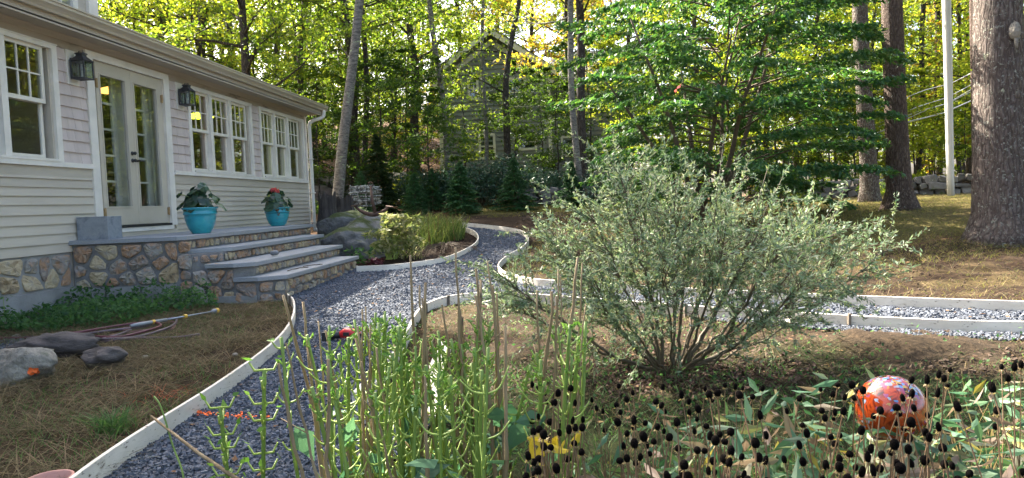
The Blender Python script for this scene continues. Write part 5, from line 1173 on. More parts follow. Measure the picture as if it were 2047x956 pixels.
bg_ = at(746, 11.7); br = thing('burgundy_plant', 'small burgundy leafed plant against the island board', 'plant', bg_)
C = np.array([(bg_[0] + g.uniform(-.14, .14), bg_[1] + g.uniform(-.1, .1), bg_[2] + g.uniform(.03, .13)) for _ in range(34)]); fast_quads('foliage', leaves(C, .12, .7, .7, g=g), M['burg'], br)
cx_, cy_ = gxy(892, 503); rt = MB()
for i in range(160):
    a = g.uniform(0, 6.28); r = g.uniform(0, .5); p0 = np.array([cx_ + r * math.cos(a), cy_ + r * math.sin(a) * .7, 0]); p0[2] = zt(p0[0], p0[1]) + .16 * math.exp(-(r / .55) ** 2); d = np.array([math.cos(a), math.sin(a), -.5]) * g.uniform(.1, .3)
    rt.tube([p0, p0 + d * .5 + np.array([0, 0, .05]), p0 + d], .004, 3, cap=False)
setk(rt.build('uprooted_roots', M['twig']), 'stuff')

# ------------------------------------------------------------------ pots, box, stone, twigs on the landing
def planter(px, x, rw, H, label, seed, flower=None):
    q = on_x(px, 440, x); y = q[1]; base = (x, y, DZ); t = thing('planter', label, 'planter', base, 'turquoise planters on the landing'); R = rw / 2
    MB().lathe([(0, 0), (R * .50, 0), (R * .52, .012), (R * .66, H * .16), (R * .80, H * .40), (R * .87, H * .62), (R * .88, H * .72), (R * .93, H * .73), (R * .94, H * .78), (R * .91, H * .80), (R * .92, H * .92), (R, H * .955), (R * 1.01, H * .99), (R * .97, H), (R * .92, H * .97), (R * .88, H * .8)], base, 40).build('pot', M['pot'], t, True)
    MB().lathe([(0, H * .90), (R * .5, H * .89), (R * .9, H * .85)], base, 20).build('soil', M['soil'], t)
    g = np.random.default_rng(seed); S = MB(); C = []; D = []
    for i in range(26):
        a = g.uniform(0, 6.28); r = R * g.uniform(.2, 1.25); h = g.uniform(.02, .22) + (.1 if r < R * .6 else -.02); e = np.array([x + math.cos(a) * r, y + math.sin(a) * r, DZ + H + h]); b0 = np.array([x, y, DZ + H * .88])
        S.tube(catmull([b0, (b0 + e) / 2 + np.array([0, 0, .07]), e], 3), .005, 4, cap=False)
        # a scalloped, cupped leaf
        L = g.uniform(.06, .105); nrm = unit(np.array([math.cos(a) * .8, math.sin(a) * .8, g.uniform(.2, .9)])); u = unit(np.cross(nrm, [0, 0, 1.])); w = np.cross(nrm, u); k = 12; V = [e - w * 0]
        for j in range(k): th = 6.283 * j / k; rr = L * (1 + .12 * (j % 2)) * (.75 if j == 3 else 1); V.append(e + (u * math.cos(th) + w * math.sin(th)) * rr - nrm * L * .3 + g.normal(0, .008, 3))
        C.append((np.array(V), [(0, 1 + j, 1 + (j + 1) % k) for j in range(k)]))
    S.build('stems', M['greenstem'], t); lf = MB()
    for V, f in C: lf.add(V, f)
    lf.build('foliage', M['potleaf'], t)
    if flower:
        fp_ = np.array([x - .02, y, DZ + H + .30]); MB().tube([(x, y, DZ + H * .9), fp_], .006, 5).build('flower_stalk', M['greenstem'], t)
        Cc = fp_ + unit(g.normal(0, 1, (70, 3))) * np.array([.07, .07, .04]); fast_quads('flower', leaves(Cc, .055, .8, .2, g=g), M['pink'], t)
        Cc = np.array([x + .1, y - R * .95, DZ + H * .8]) + g.normal(0, 1, (14, 3)) * np.array([.025, .01, .05]); fast_quads('withered_leaves', leaves(Cc, .06, .5, .2, g=g), M['litter'], t)
planter(401, -5.10, .47, .36, 'turquoise planter with dark drooping leaves next to the french doors', 31)
planter(555, -5.28, .47, .34, 'turquoise planter with a pink flower, near the far end of the landing', 32, True)
gb = MB(); bx0, bx1, by0, by1 = -6.10, -5.70, 8.28, 8.56
for x0, x1, y0, y1 in ((bx0, bx1, by0, by0 + .006), (bx0, bx1, by1 - .006, by1), (bx0, bx0 + .006, by0 + .006, by1 - .006), (bx1 - .006, bx1, by0 + .006, by1 - .006)): gb.box(x0, x1, y0, y1, DZ + .002, DZ + .28)
gb.box(bx0 + .006, bx1 - .006, by0 + .006, by1 - .006, DZ + .002, DZ + .01)
for a, b_ in (((bx0, by0), (bx1, by0)), ((bx1, by0), (bx1, by1)), ((bx1, by1), (bx0, by1)), ((bx0, by1), (bx0, by0))): gb.tube([(a[0], a[1], DZ + .28), (b_[0], b_[1], DZ + .28)], .006, 6)
tag(gb.build('metal_bin', M['zinc']), 'open galvanized metal bin standing on the landing against the clapboards', 'metal bin')
q = on_x(549, 507, -4.12); tag(rockmesh('round_stone', (-4.12, q[1], DZ - .36 + .045), (.062, .075, .048), 521, pmat('grey beach stone', [(.13, .135, .145), (.2, .205, .215)], 12, .6), sub=3, amp=.05), 'smooth round grey stone resting on the middle step', 'stone')
for i, (x, y, a) in enumerate(((-3.80, 9.3, 1.2), (-3.82, 9.75, .9), (-3.78, 9.1, 1.5))):
    z = DZ - .54 + .007; u = np.array([math.cos(a), math.sin(a), 0]); t = MB(); t.tube([(x, y, z), np.array([x, y, z]) + u * .15 + np.array([0, 0, .006]), np.array([x, y, z]) + u * .32], .006, 4); 
    tag(t.build('twig', M['stump']), ['dark twig lying on the lowest step, nearest one', 'dark twig lying on the lowest step, middle one', 'thin dark twig lying across the others on the lowest step'][i], 'twig', 'twigs on the lowest step')

# ------------------------------------------------------------------ left yard
q = gxy(38, 772); bo = thing('marked_boulder', 'flat topped grey boulder with an orange paint mark at the left edge', 'boulder', (q[0], q[1], -1.12))
rockmesh('rock', (-4.02, 4.72, -1.07), (.33, .26, .20), 531, M['boulder'], bo, sub=5, amp=.22)
pm_ = MB(); gg = np.random.default_rng(3)
dg = bpy.context.evaluated_depsgraph_get()
bpy.context.view_layer.update()
def hit(px, py, ob):
    r = Vector(ray(px, py)); r.normalize(); mi = ob.matrix_world.inverted(); ok, loc, nn, _ = ob.ray_cast(mi @ Vector((0, 0, 0)), (mi.to_3x3() @ r))
    return (np.array(ob.matrix_world @ loc), np.array(nn)) if ok else (None, None)
rk = [c for c in bo.children][0]; bpy.context.view_layer.update()
dab = []
for i in range(34):
    a = gg.uniform(0, 6.28); r = gg.uniform(0, 1) ** .5; px, py = 68 + math.cos(a) * r * 13, 742 + math.sin(a) * r * 7
    P_, N_ = hit(px, py, rk)
    if P_ is None: continue
    u = unit(np.cross(N_, [0, 0, 1.])); w = np.cross(N_, u); s_ = gg.uniform(.006, .012); V = [P_ + N_ * (.002 + .0003 * i) + (u * math.cos(t) + w * math.sin(t)) * s_ * gg.uniform(.7, 1.2) for t in np.linspace(0, 6.283, 9)[:-1]]; pm_.add(V, [tuple(range(8))])
if pm_.n: pm_.build('paint_mark', M['opaint'], bo)
tag(rockmesh('rock', (-4.30, 5.45, -1.03), (.42, .17, .11), 532, M['darkrock'], sub=4, amp=.35), 'dark layered rock lying behind the marked boulder', 'rock')
tag(rockmesh('rock', (-3.58, 5.05, -1.05), (.17, .14, .10), 533, M['darkrock'], sub=4, amp=.35), 'small dark wedge shaped rock right of the marked boulder', 'rock')
for i, (px, py, r) in enumerate(((292, 716, .035), (33, 676, .05), (520, 562, .03), (470, 711, .03), (615, 690, .03))):
    q = gxy(px, py); tag(rockmesh('stone', (q[0], q[1], float(zt(*q)) + r * .3), (r, r * .8, r * .5), 540 + i, M['boulder'], sub=2), ['small grey stone in the thatch right of the hose', 'buff stone at the edge of the weeds by the hose', 'small stone below the steps', 'pale pebble beside the long bowed board', 'pebble on the path edge'][i], 'stone')
# hose
hz = -1.10; hs = thing('garden_hose', 'burgundy garden hose lying in long flat loops on the thatch', 'hose', (*gxy(230, 665), hz))
def hosepath(pxs, r, mat, jz=0):
    P = [ground(*p) + np.array([0, 0, .022 + jz + .012 * (i % 2)]) for i, p in enumerate(pxs)]; m = MB(); m.tube(catmull(P, 7), r, 7); return m.build('hose_loop', mat, hs, True)
hosepath([(-60, 688), (0, 684), (60, 680), (130, 676), (200, 672), (265, 660), (320, 652), (348, 652), (340, 664), (290, 668), (220, 676), (150, 684), (110, 680), (130, 673), (200, 669), (262, 667)], .013, M['hose'])
hosepath([(262, 667), (230, 682), (180, 690), (150, 686), (160, 678), (220, 671), (290, 660), (345, 645), (352, 652), (330, 668), (270, 682), (200, 689)], .013, M['hose2'], .014)
hosepath([(110, 684), (160, 677), (230, 662), (300, 656), (322, 660), (300, 672), (240, 684), (190, 686)], .013, M['hose'], .026)
hosepath([(200, 689), (270, 684), (350, 680), (400, 676)], .013, M['hose2'], 0)
wn = thing('watering_wand', 'long grey watering wand with yellow collars lying across the hose', 'hose nozzle', (*gxy(350, 650), -1.08))
A = ground(262, 666) + np.array([0, 0, .07]); B = ground(436, 630) + np.array([0, 0, .05]); d = B - A
MB().tube([A, A + d * .08, A + d * .38], [.016, .021, .017], 8).build('grip', M['greyplastic'], wn, True)
MB().tube([A + d * .38, A + d * .93], .0085, 8).build('tube', M['zinc'], wn, True)
MB().tube([A + d * .91, A + d * .945, A + d * .97], [.012, .026, .028], 10).build('head', M['greyplastic'], wn, True)
MB().tube([A + d * .97, A + d * 1.0], [.031, .030], 12).build('head_ring', M['yellow'], wn)
for f in (.22, .58): MB().tube([A + d * f, A + d * (f + .03)], .022, 8).build('collar', M['yellow'], wn)
# weeds along the foundation
poly = [gxy(*p) for p in ((-60, 655), (30, 625), (140, 604), (300, 600), (420, 612), (440, 622), (330, 634), (250, 655), (130, 668), (0, 672))]
xy = sample_poly(poly, 6500); n1_ = vnoise(xy[:, 0], xy[:, 1], .25, 9); hh = rng.uniform(0, 1, len(xy)) * (.06 + .34 * n1_); C = onground(xy); C[:, 2] += hh
setk(fast_quads('foundation_weeds', leaves(C, .065, .5, .5, g=rng, fold=.3), M['weed']), 'stuff')
q = gxy(225, 866); t = thing('grass_tuft', 'bright green tuft of long grass in the brown thatch above the bowed board', 'grass tuft', (q[0], q[1], -1.13)); 
blade_obj('blades', blades(onground(np.array(q) + rng.normal(0, .045, (150, 2))), .17, .006, rng, .8, .8, 4), M['grass'], t)
for i, (px, py, h) in enumerate(((8, 628, .34), (45, 610, .28), (60, 600, .3), (430, 585, .22))):
    q = gxy(px, py + 30); t = thing('tall_weed', ['broad leafed weed at the far left foundation edge', 'thin dry weed with seed head against the foundation', 'taller dry weed with seed head against the foundation', 'single green weed at the corner of the steps'][i], 'weed', (q[0], q[1], -1.12)); S = MB(); b0 = np.array([q[0], q[1], -1.12]); S.tube([b0, b0 + np.array([.02, 0, h * .6]), b0 + np.array([.01, .01, h])], .004, 4); S.build('stem', M['greenstem'], t)
    C = b0 + np.column_stack([rng.normal(0, .04, 14), rng.normal(0, .03, 14), rng.uniform(.3, 1, 14) * h]); fast_quads('foliage', leaves(C, .06, .6, .4), M['weed'], t)
q = gxy(100, 953); pt = MB(); c = tuple(ground(100, 988) + np.array([0, 0, .04])); pt.lathe([(0, -.08), (.075, -.08), (.085, 0), (.092, .0), (.092, .03), (.082, .03), (.075, -.05), (0, -.05)], c, 24); tag(pt.build('clay_pot', M['terracotta'], None, True), 'pinkish clay pot rim behind the bowed board at the lower left', 'flower pot')

# ------------------------------------------------------------------ ground cover scatters
def scatter(name, poly, n, h, w, mat, lean, droop, dz=0, dens=None, seg=2):
    xy = sample_poly(poly, n, dens); k = ~inside(xy[:, 0], xy[:, 1], pathxy); xy = xy[k]
    return setk(blade_obj(name, blades(onground(xy, dz), h, w, rng, lean, droop, seg), mat), 'stuff')
yard = [(-6.05, 8.2), (-4.6, 8.1), (-3.7, 8.2)] + [(float(p[0]) - .05, float(p[1])) for p in B_left[::-1]] + [(-2.6, 1.8), (-5, 2.2), (-6.05, 6)]
clumpy = lambda x, y: .25 + .75 * (vnoise(x, y, .35, 11) > .42)
scatter('dry_thatch', yard, 26000, .12, .0045, M['straw'], 2.6, 1.4, 0, clumpy, 3)
scatter('thin_grass', yard, 5000, .07, .004, M['grass'], .8, .6, 0, lambda x, y: (vnoise(x, y, .5, 12) > .55) * 1.0, 2)
south_poly = [(float(p[0]), float(p[1]) - .06) for p in B_near] + [(9, 4), (9, .8), (-.6, .8), (-.8, 3.2)]
scatter('weedy_lawn', south_poly, 17000, .05, .006, M['grass'], .9, .7, 0, lambda x, y: np.where(y < 5.0 - .25 * x, 1, .3) * (.2 + .8 * (vnoise(x, y, .3, 13) > .4)), 2)
scatter('dry_grass', south_poly, 24000, .06, .004, M['straw'], 1.8, 1.0, 0, lambda x, y: .25 + .75 * (vnoise(x, y, .4, 14) > .5), 2)
C = onground(sample_poly(south_poly, 9000, lambda x, y: np.where(y < 4.6 - .2 * x, 1, .3) * (.15 + .85 * (vnoise(x, y, .3, 15) > .45)))); C[:, 2] += rng.uniform(.005, .07, len(C))
setk(fast_quads('ground_weeds', leaves(C, .032, .6, .6, g=rng), M['weed']), 'stuff')
right_poly = [(float(p[0]), float(p[1]) + .06) for p in B_east[12:]] + [(11, 7), (14, 14), (14, 25), (1, 24), (-1, 20), (-.5, 16)]
scatter('lawn_grass', right_poly, 75000, .05, .006, M['lawn'], .9, .7, 0, lambda x, y: np.where(y > 9.2, .35 + .65 * (vnoise(x, y, .7, 16) > .38), .16) * np.clip(14 / y, .3, 1), 2)
scatter('needle_straw', right_poly, 22000, .12, .005, M['straw'], 2.6, 1.3, 0, lambda x, y: np.where(y < 11, .3 + .7 * (vnoise(x, y, .5, 17) > .5), .35), 2)
back = [(-2.2, 19), (6, 18.5), (6, 23), (-3.5, 23)]
scatter('back_lawn', back, 9000, .06, .010, M['lawn'], .7, .6)
allp = [(-2.5, 11), (12, 7), (14, 27), (-8, 27)]
xy = sample_poly(allp, 2600); xy = xy[~inside(xy[:, 0], xy[:, 1], pathxy) | (rng.random(len(xy)) < .35)]; C = onground(xy, .02); setk(fast_quads('fallen_leaves', leaves(C, .07, .6, .85, g=rng), M['litter']), 'stuff')
xy = sample_poly(south_poly, 1500); setk(fast_quads('bed_litter', leaves(onground(xy, .012), .045, .5, .85, g=rng), M['litter']), 'stuff')
xy = sample_poly(pathxy, 420); setk(fast_quads('path_litter', leaves(onground(xy, .03), .045, .5, .85, g=rng), M['litter']), 'stuff')
xy = sample_poly([(-20, 26), (-3, 26), (-3, 60), (-24, 60)], 5000); C = onground(xy, .05); setk(fast_quads('hillside_litter', leaves(C, .22, .6, .8, g=rng), M['litter']), 'stuff')
wbx, wby = gxy(1350, 742); xy = np.column_stack([rng.normal(wbx, .5, 3500), rng.normal(wby, .3, 3500)]); C = onground(xy, .008)
setk(fast_quads('bark_mulch', leaves(C, .035, .45, .7, g=rng), leafmat('dark bark mulch', [(.03, .016, .012), (.07, .04, .03), (.11, .07, .055), (.05, .03, .025)], .05, rough=.9)), 'stuff')
# soil clods
for nm, poly, n, s0, s1 in (('soil_clods', [(2.0, 4.55), (2.6, 4.2), (4.6, 4.2), (5, 4.95), (3, 5.1)], 900, .012, .05), ('bed_clods', [(-.5, 4.4), (.3, 4.3), (1.0, 5.4), (.4, 6.0), (-.1, 6.1)], 900, .008, .03), ('bank_clods', [(2.5, 7.0), (8, 6.9), (9, 9.5), (3.5, 10)], 1000, .008, .035), ('far_clods', [(-1.2, 18), (3, 17), (4, 18.5), (-1.5, 20)], 1500, .02, .08), ('island_clods', [(float(a[0]), float(a[1])) for a in B_isl[6:40]], 1100, .015, .06)):
    xy = sample_poly(poly, n); xy = xy[~inside(xy[:, 0], xy[:, 1], pathxy)]
    setk(chipmesh(nm, xy, rng.uniform(0, 1, len(xy)) ** 2 * (s1 - s0) + s0, pmat('soil crumbs ' + nm, [(.04, .025, .016), (.10, .065, .042)], 14, 1, island=.6), .004), 'stuff')
# orange marking paint sprayed on gravel and thatch
def spray(px0, py0, px1, py1, n, sp, nm, size):
    a = rng.uniform(0, 1, n); xy = np.array([gxy(px0 + (px1 - px0) * t, py0 + (py1 - py0) * t) for t in a]) + rng.normal(0, sp, (n, 2)); return setk(chipmesh(nm, xy, rng.uniform(.6, 1, n) * size, M['opaint'], .016), 'stuff')
spray(385, 830, 530, 842, 90, .02, 'sprayed_gravel', .016)
C = onground(np.array(gxy(315, 795)) + rng.normal(0, .11, (80, 2)) * np.array([1.5, .8])); setk(blade_obj('sprayed_thatch', blades(C, .07, .003, rng, 1.8, 1, 2), pmat('orange dusted straw', [(.30, .07, .03), (.5, .12, .04)], 30, .9)), 'stuff')

# ------------------------------------------------------------------ things on the path and bed
tl = ground(690, 684); sw = thing('cordless_saw', 'red and black cordless power tool lying on the gravel', 'power tool', tl)
x, y, z = tl
MB().tube([(x - .17, y, z + .055), (x - .10, y + .01, z + .06), (x - .03, y + .01, z + .062)], [.035, .034, .028], 10).build('battery_grip', M['black'], sw, True)
MB().tube([(x - .04, y + .01, z + .062), (x + .01, y + .01, z + .075), (x + .08, y, z + .072), (x + .13, y, z + .06)], [.030, .047, .044, .026], 12).build('body', M['redplastic'], sw, True)
MB().box(x - .19, x - .13, y - .035, y + .04, z + .012, z + .09).build('battery', M['black'], sw)
MB().box(x + .12, x + .17, y - .012, y + .012, z + .045, z + .07).build('nose', M['black'], sw)
MB().box(x + .0, x + .05, y - .047, y - .035, z + .06, z + .09).build('switch', M['black'], sw)
def plank(p0, p1, w_, label, t_=.02, zoff=.02):
    a = ground(*p0) + np.array([0, 0, zoff]); b_ = ground(*p1) + np.array([0, 0, zoff]); m = MB(); d = b_ - a; m.obox((a + b_) / 2, np.linalg.norm(d), w_, t_, d, (d[1], -d[0], 0)); return tag(m.build('plank', M['board']), label, 'plank')
plank((893, 690), (846, 812), .11, 'white board lying flat in the bed behind the green stalks')
plank((852, 800), (884, 850), .10, 'short white board lying at an angle to the longer one', zoff=.045)
plank((742, 786), (720, 812), .09, 'end of a white board poking out among the stalks', t_=.06, zoff=.05)
plank((935, 603), (985, 617), .025, 'thin pale stick lying just inside the near curved board')
plank((955, 614), (990, 606), .02, 'thinner pale stick crossing another in the soil bed', zoff=.035)
plank((1560, 640), (1590, 655), .03, 'short broken board end beside the near board', zoff=.03)

# ------------------------------------------------------------------ silvery willow bush
g = np.random.default_rng(21); wb = ground(1350, 738); bush = thing('willow_bush', 'big airy silvery green willow bush arching from dark mulch', 'bush', wb)
T = MB(); LC = []; LD = []
ns = 30
for i in range(ns):
    a = i * 2.4 + g.normal(0, .2); rr = [1.0, .45, .8, .25, .95, .65][i % 6]; tx = math.cos(a) * rr; ty = math.sin(a) * rr * .8
    sx = 1.40 if tx > 0 else 1.2; H = (1.10 - .46 * rr ** 2 + g.normal(0, .10)) * (1.08 if -.3 < tx < .5 else .95)
    b0 = wb + np.array([math.cos(a) * .07 - .03, math.sin(a) * .06, -.02]); e = wb + np.array([tx * sx, ty * 1.1, H]); m1 = wb + np.array([tx * sx * .42, ty * .45, H * .30 * (1.3 - .5 * rr)]); m2 = wb + np.array([tx * sx * .8, ty * .85, H * .72])
    pts = np.array(catmull([b0, m1, m2, e], 6)) + g.normal(0, .008, (19, 3)); r0 = g.uniform(.007, .015)
    T.tube(pts, np.linspace(r0, .003, len(pts)), 6)
    for k in range(32):
        f = g.uniform(.38, 1); j = min(int(f * 18), 17); p = pts[j]; tg = unit(pts[min(j + 1, 18)] - pts[j - 1]); d = unit(tg * .55 + g.normal(0, .62, 3) + np.array([tx * .45, ty * .3, .32])); L = g.uniform(.16, .48)
        q1 = p + d * L * .5; d2 = unit(d + g.normal(0, .25, 3) + np.array([0, 0, -.12])); q2 = q1 + d2 * L * .5; T.tube([p, q1, q2], [.0035, .0025, .0012], 3, cap=False)
        m = int(44 * L / .33); t = g.uniform(.12, 1.03, m)[:, None]; c = np.where(t < .5, p + (q1 - p) * t * 2, q1 + (q2 - q1) * (t - .5) * 2); o = unit(g.normal(0, 1, (m, 3))); c = c + o * .016
        LC.append(c); LD.append(d2 * .9 + o * .9)
# long whip rising out of the top
for (dx_, h_) in ((.35, 1.52), (.62, 1.3), (-.1, 1.28), (-.75, 1.0)):
    p = wb + np.array([dx_ * .6, 0, .5]); q = wb + np.array([dx_, 0, h_]); T.tube([p, q], [.005, .002], 4); t = g.uniform(.35, 1, (46, 1)); o = unit(g.normal(0, 1, (46, 3))); LC.append(p + (q - p) * t + o * .02); LD.append(o + np.array([0, 0, .9]))
T.build('stems', M['willowstem'], bush, True)
LC = np.vstack(LC); LD = np.vstack(LD); fast_quads('foliage', leaves(LC, .038, .28, .35, LD * 1.6, .35, g=g), M['willow'], bush)

# ------------------------------------------------------------------ gazing globe on its pedestal
m, n, out = _mat('swirled art glass')
tc = n.nodes.new('ShaderNodeTexCoord'); w1 = n.nodes.new('ShaderNodeTexNoise'); w1.inputs['Scale'].default_value = 9; w1.inputs['Detail'].default_value = 2; n.links.new(tc.outputs['Object'], w1.inputs['Vector'])
mxx = n.nodes.new('ShaderNodeMix'); mxx.data_type = 'RGBA'; mxx.inputs[0].default_value = .13; n.links.new(tc.outputs['Object'], mxx.inputs[6]); n.links.new(w1.outputs['Color'], mxx.inputs[7])
mp = n.nodes.new('ShaderNodeMapping'); mp.inputs['Scale'].default_value = (1, 1, .45); mp.inputs['Rotation'].default_value = (0, .35, .3); n.links.new(mxx.outputs[2], mp.inputs[0])
v1 = n.nodes.new('ShaderNodeTexNoise'); v1.inputs['Scale'].default_value = 26; v1.inputs['Detail'].default_value = 3; v1.inputs['Distortion'].default_value = 1.6; n.links.new(mp.outputs[0], v1.inputs['Vector'])
c1 = _ramp(n, [(.03, .008, .005), (.20, .022, .005), (.36, .05, .008), (.27, .03, .006), (.06, .05, .012), (.38, .09, .015)], v1.outputs[0], [.3, .41, .5, .58, .64, .72])
v2 = n.nodes.new('ShaderNodeTexVoronoi'); v2.inputs['Scale'].default_value = 105; n.links.new(tc.outputs['Object'], v2.inputs['Vector'])
sx = n.nodes.new('ShaderNodeSeparateColor'); n.links.new(v2.outputs['Color'], sx.inputs[0])
c2 = _ramp(n, [(.16, .02, .05), (.22, .05, .12), (.07, .17, .34), (.03, .012, .015), (.30, .18, .04), (.30, .05, .015), (.22, .05, .10), (.20, .25, .32), (.28, .04, .03)], sx.outputs[0], interp='CONSTANT')
sz_ = n.nodes.new('ShaderNodeSeparateXYZ'); n.links.new(tc.outputs['Object'], sz_.inputs[0])
ad = n.nodes.new('ShaderNodeMath'); ad.operation = 'MULTIPLY_ADD'; n.links.new(w1.outputs[0], ad.inputs[0]); ad.inputs[1].default_value = .12; n.links.new(sz_.outputs[2], ad.inputs[2])
mr = n.nodes.new('ShaderNodeMapRange'); mr.inputs[1].default_value = .122; mr.inputs[2].default_value = .132; n.links.new(ad.outputs[0], mr.inputs[0])
lt = n.nodes.new('ShaderNodeMath'); lt.operation = 'GREATER_THAN'; lt.inputs[1].default_value = .9; n.links.new(sx.outputs[1], lt.inputs[0])
mxa = n.nodes.new('ShaderNodeMath'); mxa.operation = 'MAXIMUM'; n.links.new(mr.outputs[0], mxa.inputs[0]); n.links.new(lt.outputs[0], mxa.inputs[1])
mc = n.nodes.new('ShaderNodeMix'); mc.data_type = 'RGBA'; n.links.new(mxa.outputs[0], mc.inputs[0]); n.links.new(c1.outputs[0], mc.inputs[6]); n.links.new(c2.outputs[0], mc.inputs[7])
b = n.nodes.new('ShaderNodeBsdfPrincipled'); b.inputs['Roughness'].default_value = .12; b.inputs['Coat Weight'].default_value = .45; b.inputs['Coat Roughness'].default_value = .03; n.links.new(mc.outputs[2], b.inputs['Base Color']); n.links.new(b.outputs[0], out.inputs[0])
gc = on_y(1782, 818, 2.17); bm = bmesh.new(); bmesh.ops.create_uvsphere(bm, u_segments=48, v_segments=32, radius=.1)
me = bpy.data.meshes.new('gazing_globe'); bm.to_mesh(me); bm.free()
for p in me.polygons: p.use_smooth = True
me.materials.append(m); o = bpy.data.objects.new('gazing_globe', me); COL.objects.link(o); o.location = gc; tag(o, 'orange swirled glass gazing globe among the black seed heads', 'gazing globe')
pd = MB(); pd.lathe([(0, -.085), (.060, -.085), (.066, -.08), (.068, -.092), (.060, -.10), (.062, -.13), (.078, -.20), (.088, -.30), (.10, -.33), (.10, -.36), (.0, -.36)], gc, 40)
tag(pd.build('globe_pedestal', M['glaze'], None, True), 'crackled celadon ceramic pedestal under the orange globe', 'pedestal')

# ------------------------------------------------------------------ cut back stalks in the foreground
g = np.random.default_rng(61)
def stalk_clump(label, cx, y, wx, n_green, n_dry, seed, topg=(600, 780), topd=(500, 700)):
    g = np.random.default_rng(seed); t = thing('stalk_plant', label, 'plant', (cx, y, float(zt(cx, y))), 'cut back stalks in the foreground bed'); zb = float(zt(cx, y))
    for i in range(n_green + n_dry):
        green = i < n_green; x0 = cx + g.uniform(-1, 1) * wx * .42; yy = y + g.uniform(-.16, .16); sp = (x0 - cx) * .35 + g.normal(0, .05); e_px = g.uniform(*(topg if green else topd)); zt_ = -(e_px - (HY - ROLL * 0) - 5) / F * yy * 1.0
        b0 = np.array([x0, yy, zb - .03]); e = np.array([x0 + sp, yy + g.normal(0, .04), zt_]); m = (b0 + e) / 2 + g.normal(0, .012, 3); pts = np.array(catmull([b0, m, e], 7)); H = e[2] - b0[2]; S = MB()
        if green:
            r0 = g.uniform(.0042, .0066); n_ = len(pts); rr = np.linspace(r0 * 1.1, r0 * .72, n_)
            for k in range(2, n_, 3): rr[k] *= 1.22
            S.tube(pts, rr, 8); nf_ = len(S.f); K = S; LQ = []; az = g.uniform(0, 3.14)
            z = H * .28
            while z < H * .985:
                f = z / H; j = min(int(f * (n_ - 1)), n_ - 2); p = pts[j] + (pts[j + 1] - pts[j]) * (f * (n_ - 1) - j); az += 1.57 + g.normal(0, .2); top = z > H * .86
                for sgn in (0, math.pi):
                    if g.random() < .12: continue
                    a = az + sgn; u = np.array([math.cos(a), math.sin(a), 0]); L = g.uniform(.03, .075) * (.45 if top else 1)
                    q1 = p + u * L * .55 + np.array([0, 0, L * .18]); q2 = p + u * L * .98 + np.array([0, 0, L * g.uniform(.55, 1.0)]); K.tube(catmull([p + u * r0 * .6, q1, q2], 3), np.linspace(.0034, .0022, 7), 5)
                    if top or g.random() < .16: LQ.append((q2, u + np.array([0, 0, .9])))
                z += g.uniform(.055, .085) if not top else .024
            st_ = S.build('green_stalk', M['greenstem'], t, True, M['petiole'], nf_)
            if LQ:
                C = np.array([a for a, _ in LQ for _ in (0, 1)]); D = np.array([b_ for _, b_ in LQ for _ in (0, 1)]); fast_quads('sprout_leaves', leaves(C, .026, .5, .1, D * 2, .6, g=g, fold=.3), M['sprout'], st_)
        else:
            r0 = g.uniform(.0036, .0068); rr = np.linspace(r0 * 1.15, r0 * .62, len(pts)); 
            for k in range(2, len(pts) - 1, 3): rr[k] *= 1.3
            S.tube(pts + np.vstack([np.zeros((1, 3)), g.normal(0, .0022, (len(pts) - 1, 3))]), rr, 7, jag=.08)
            if g.random() < .4:
                u = unit(g.normal(0, 1, 3) * np.array([1, 1, .2]) + np.array([0, 0, .8])); p = pts[int(g.integers(5, len(pts) - 2))]; S.tube([p, p + u * g.uniform(.04, .14)], [r0 * .5, r0 * .3], 4)
            S.build('dry_cane', M['drystem'], t, True)
    # a few broad leaves near the base
    if True:
        C = np.array([cx, y, zb]) + np.column_stack([g.uniform(-.4, .4, 16) * wx, g.uniform(-.15, .15, 16), g.uniform(.22, .5, 16)]); fast_quads('broad_leaves', leaves(C, .11, .62, .45, g=g, fold=.15), M['bigleaf'], t)
    return t
stalk_clump('left clump of cut back green stalks and dry canes overlapping the gravel', -.66, 2.15, .42, 17, 9, 62, (620, 740), (560, 700))
stalk_clump('middle clump of stalks with the tallest dry canes', -.44, 2.3, .46, 18, 12, 63, (600, 740), (492, 640))
stalk_clump('right clump of stalks, densest in brown canes', -.19, 2.2, .42, 15, 15, 64, (630, 760), (500, 660))
stalk_clump('near low clump of green stalks at the bottom edge', -.42, 1.95, .62, 16, 10, 65, (700, 830), (640, 760))
t = thing('young_shoot', 'pair of green shoots standing over the gravel left of the stalk clump', 'plant', (-.88, 2.1, -1.15))
for (px0, px1, pt) in ((470, 440, 815), (520, 528, 740)):
    e = on_y(px1, pt, 2.15); b0 = np.array([on_y(px0, 956, 2.15)[0] - .01, 2.15, -1.15]); pts = np.array(catmull([b0, (b0 + e) / 2, e], 6)); S = MB(); S.tube(pts, np.linspace(.008, .006, len(pts)), 8); nf_ = len(S.f); K = S; C = []; D = []
    for j, f in enumerate(np.linspace(.5, 1, 9)):
        p = pts[min(int(f * 12), 12)]
        for s_ in (0, math.pi): a = j * 1.57 + s_ + .3; u = np.array([math.cos(a), math.sin(a), 0]); K.tube([p, p + u * .03, p + u * .045 + np.array([0, 0, .03])], [.004, .004, .003], 5); C.append(p + u * .05 + np.array([0, 0, .04])); D.append(u + np.array([0, 0, .8]))
    so = S.build('green_stalk', M['greenstem'], t, True, M['petiole'], nf_); fast_quads('sprout_leaves', leaves(np.array(C), .035, .5, .1, np.array(D) * 2, .5), M['sprout'], so)
a, b_ = on_y(302, 832, 2.3), on_y(500, 975, 2.1); S = MB(); S.tube([a, (a + b_) / 2 + np.array([0, 0, -.01]), b_, b_ + np.array([.12, 0, -.3])], [.004, .006, .007, .007], 6); tag(S.build('dry_cane', M['drystem'], None, True), 'broken dry cane leaning low across the bowed board', 'cane')
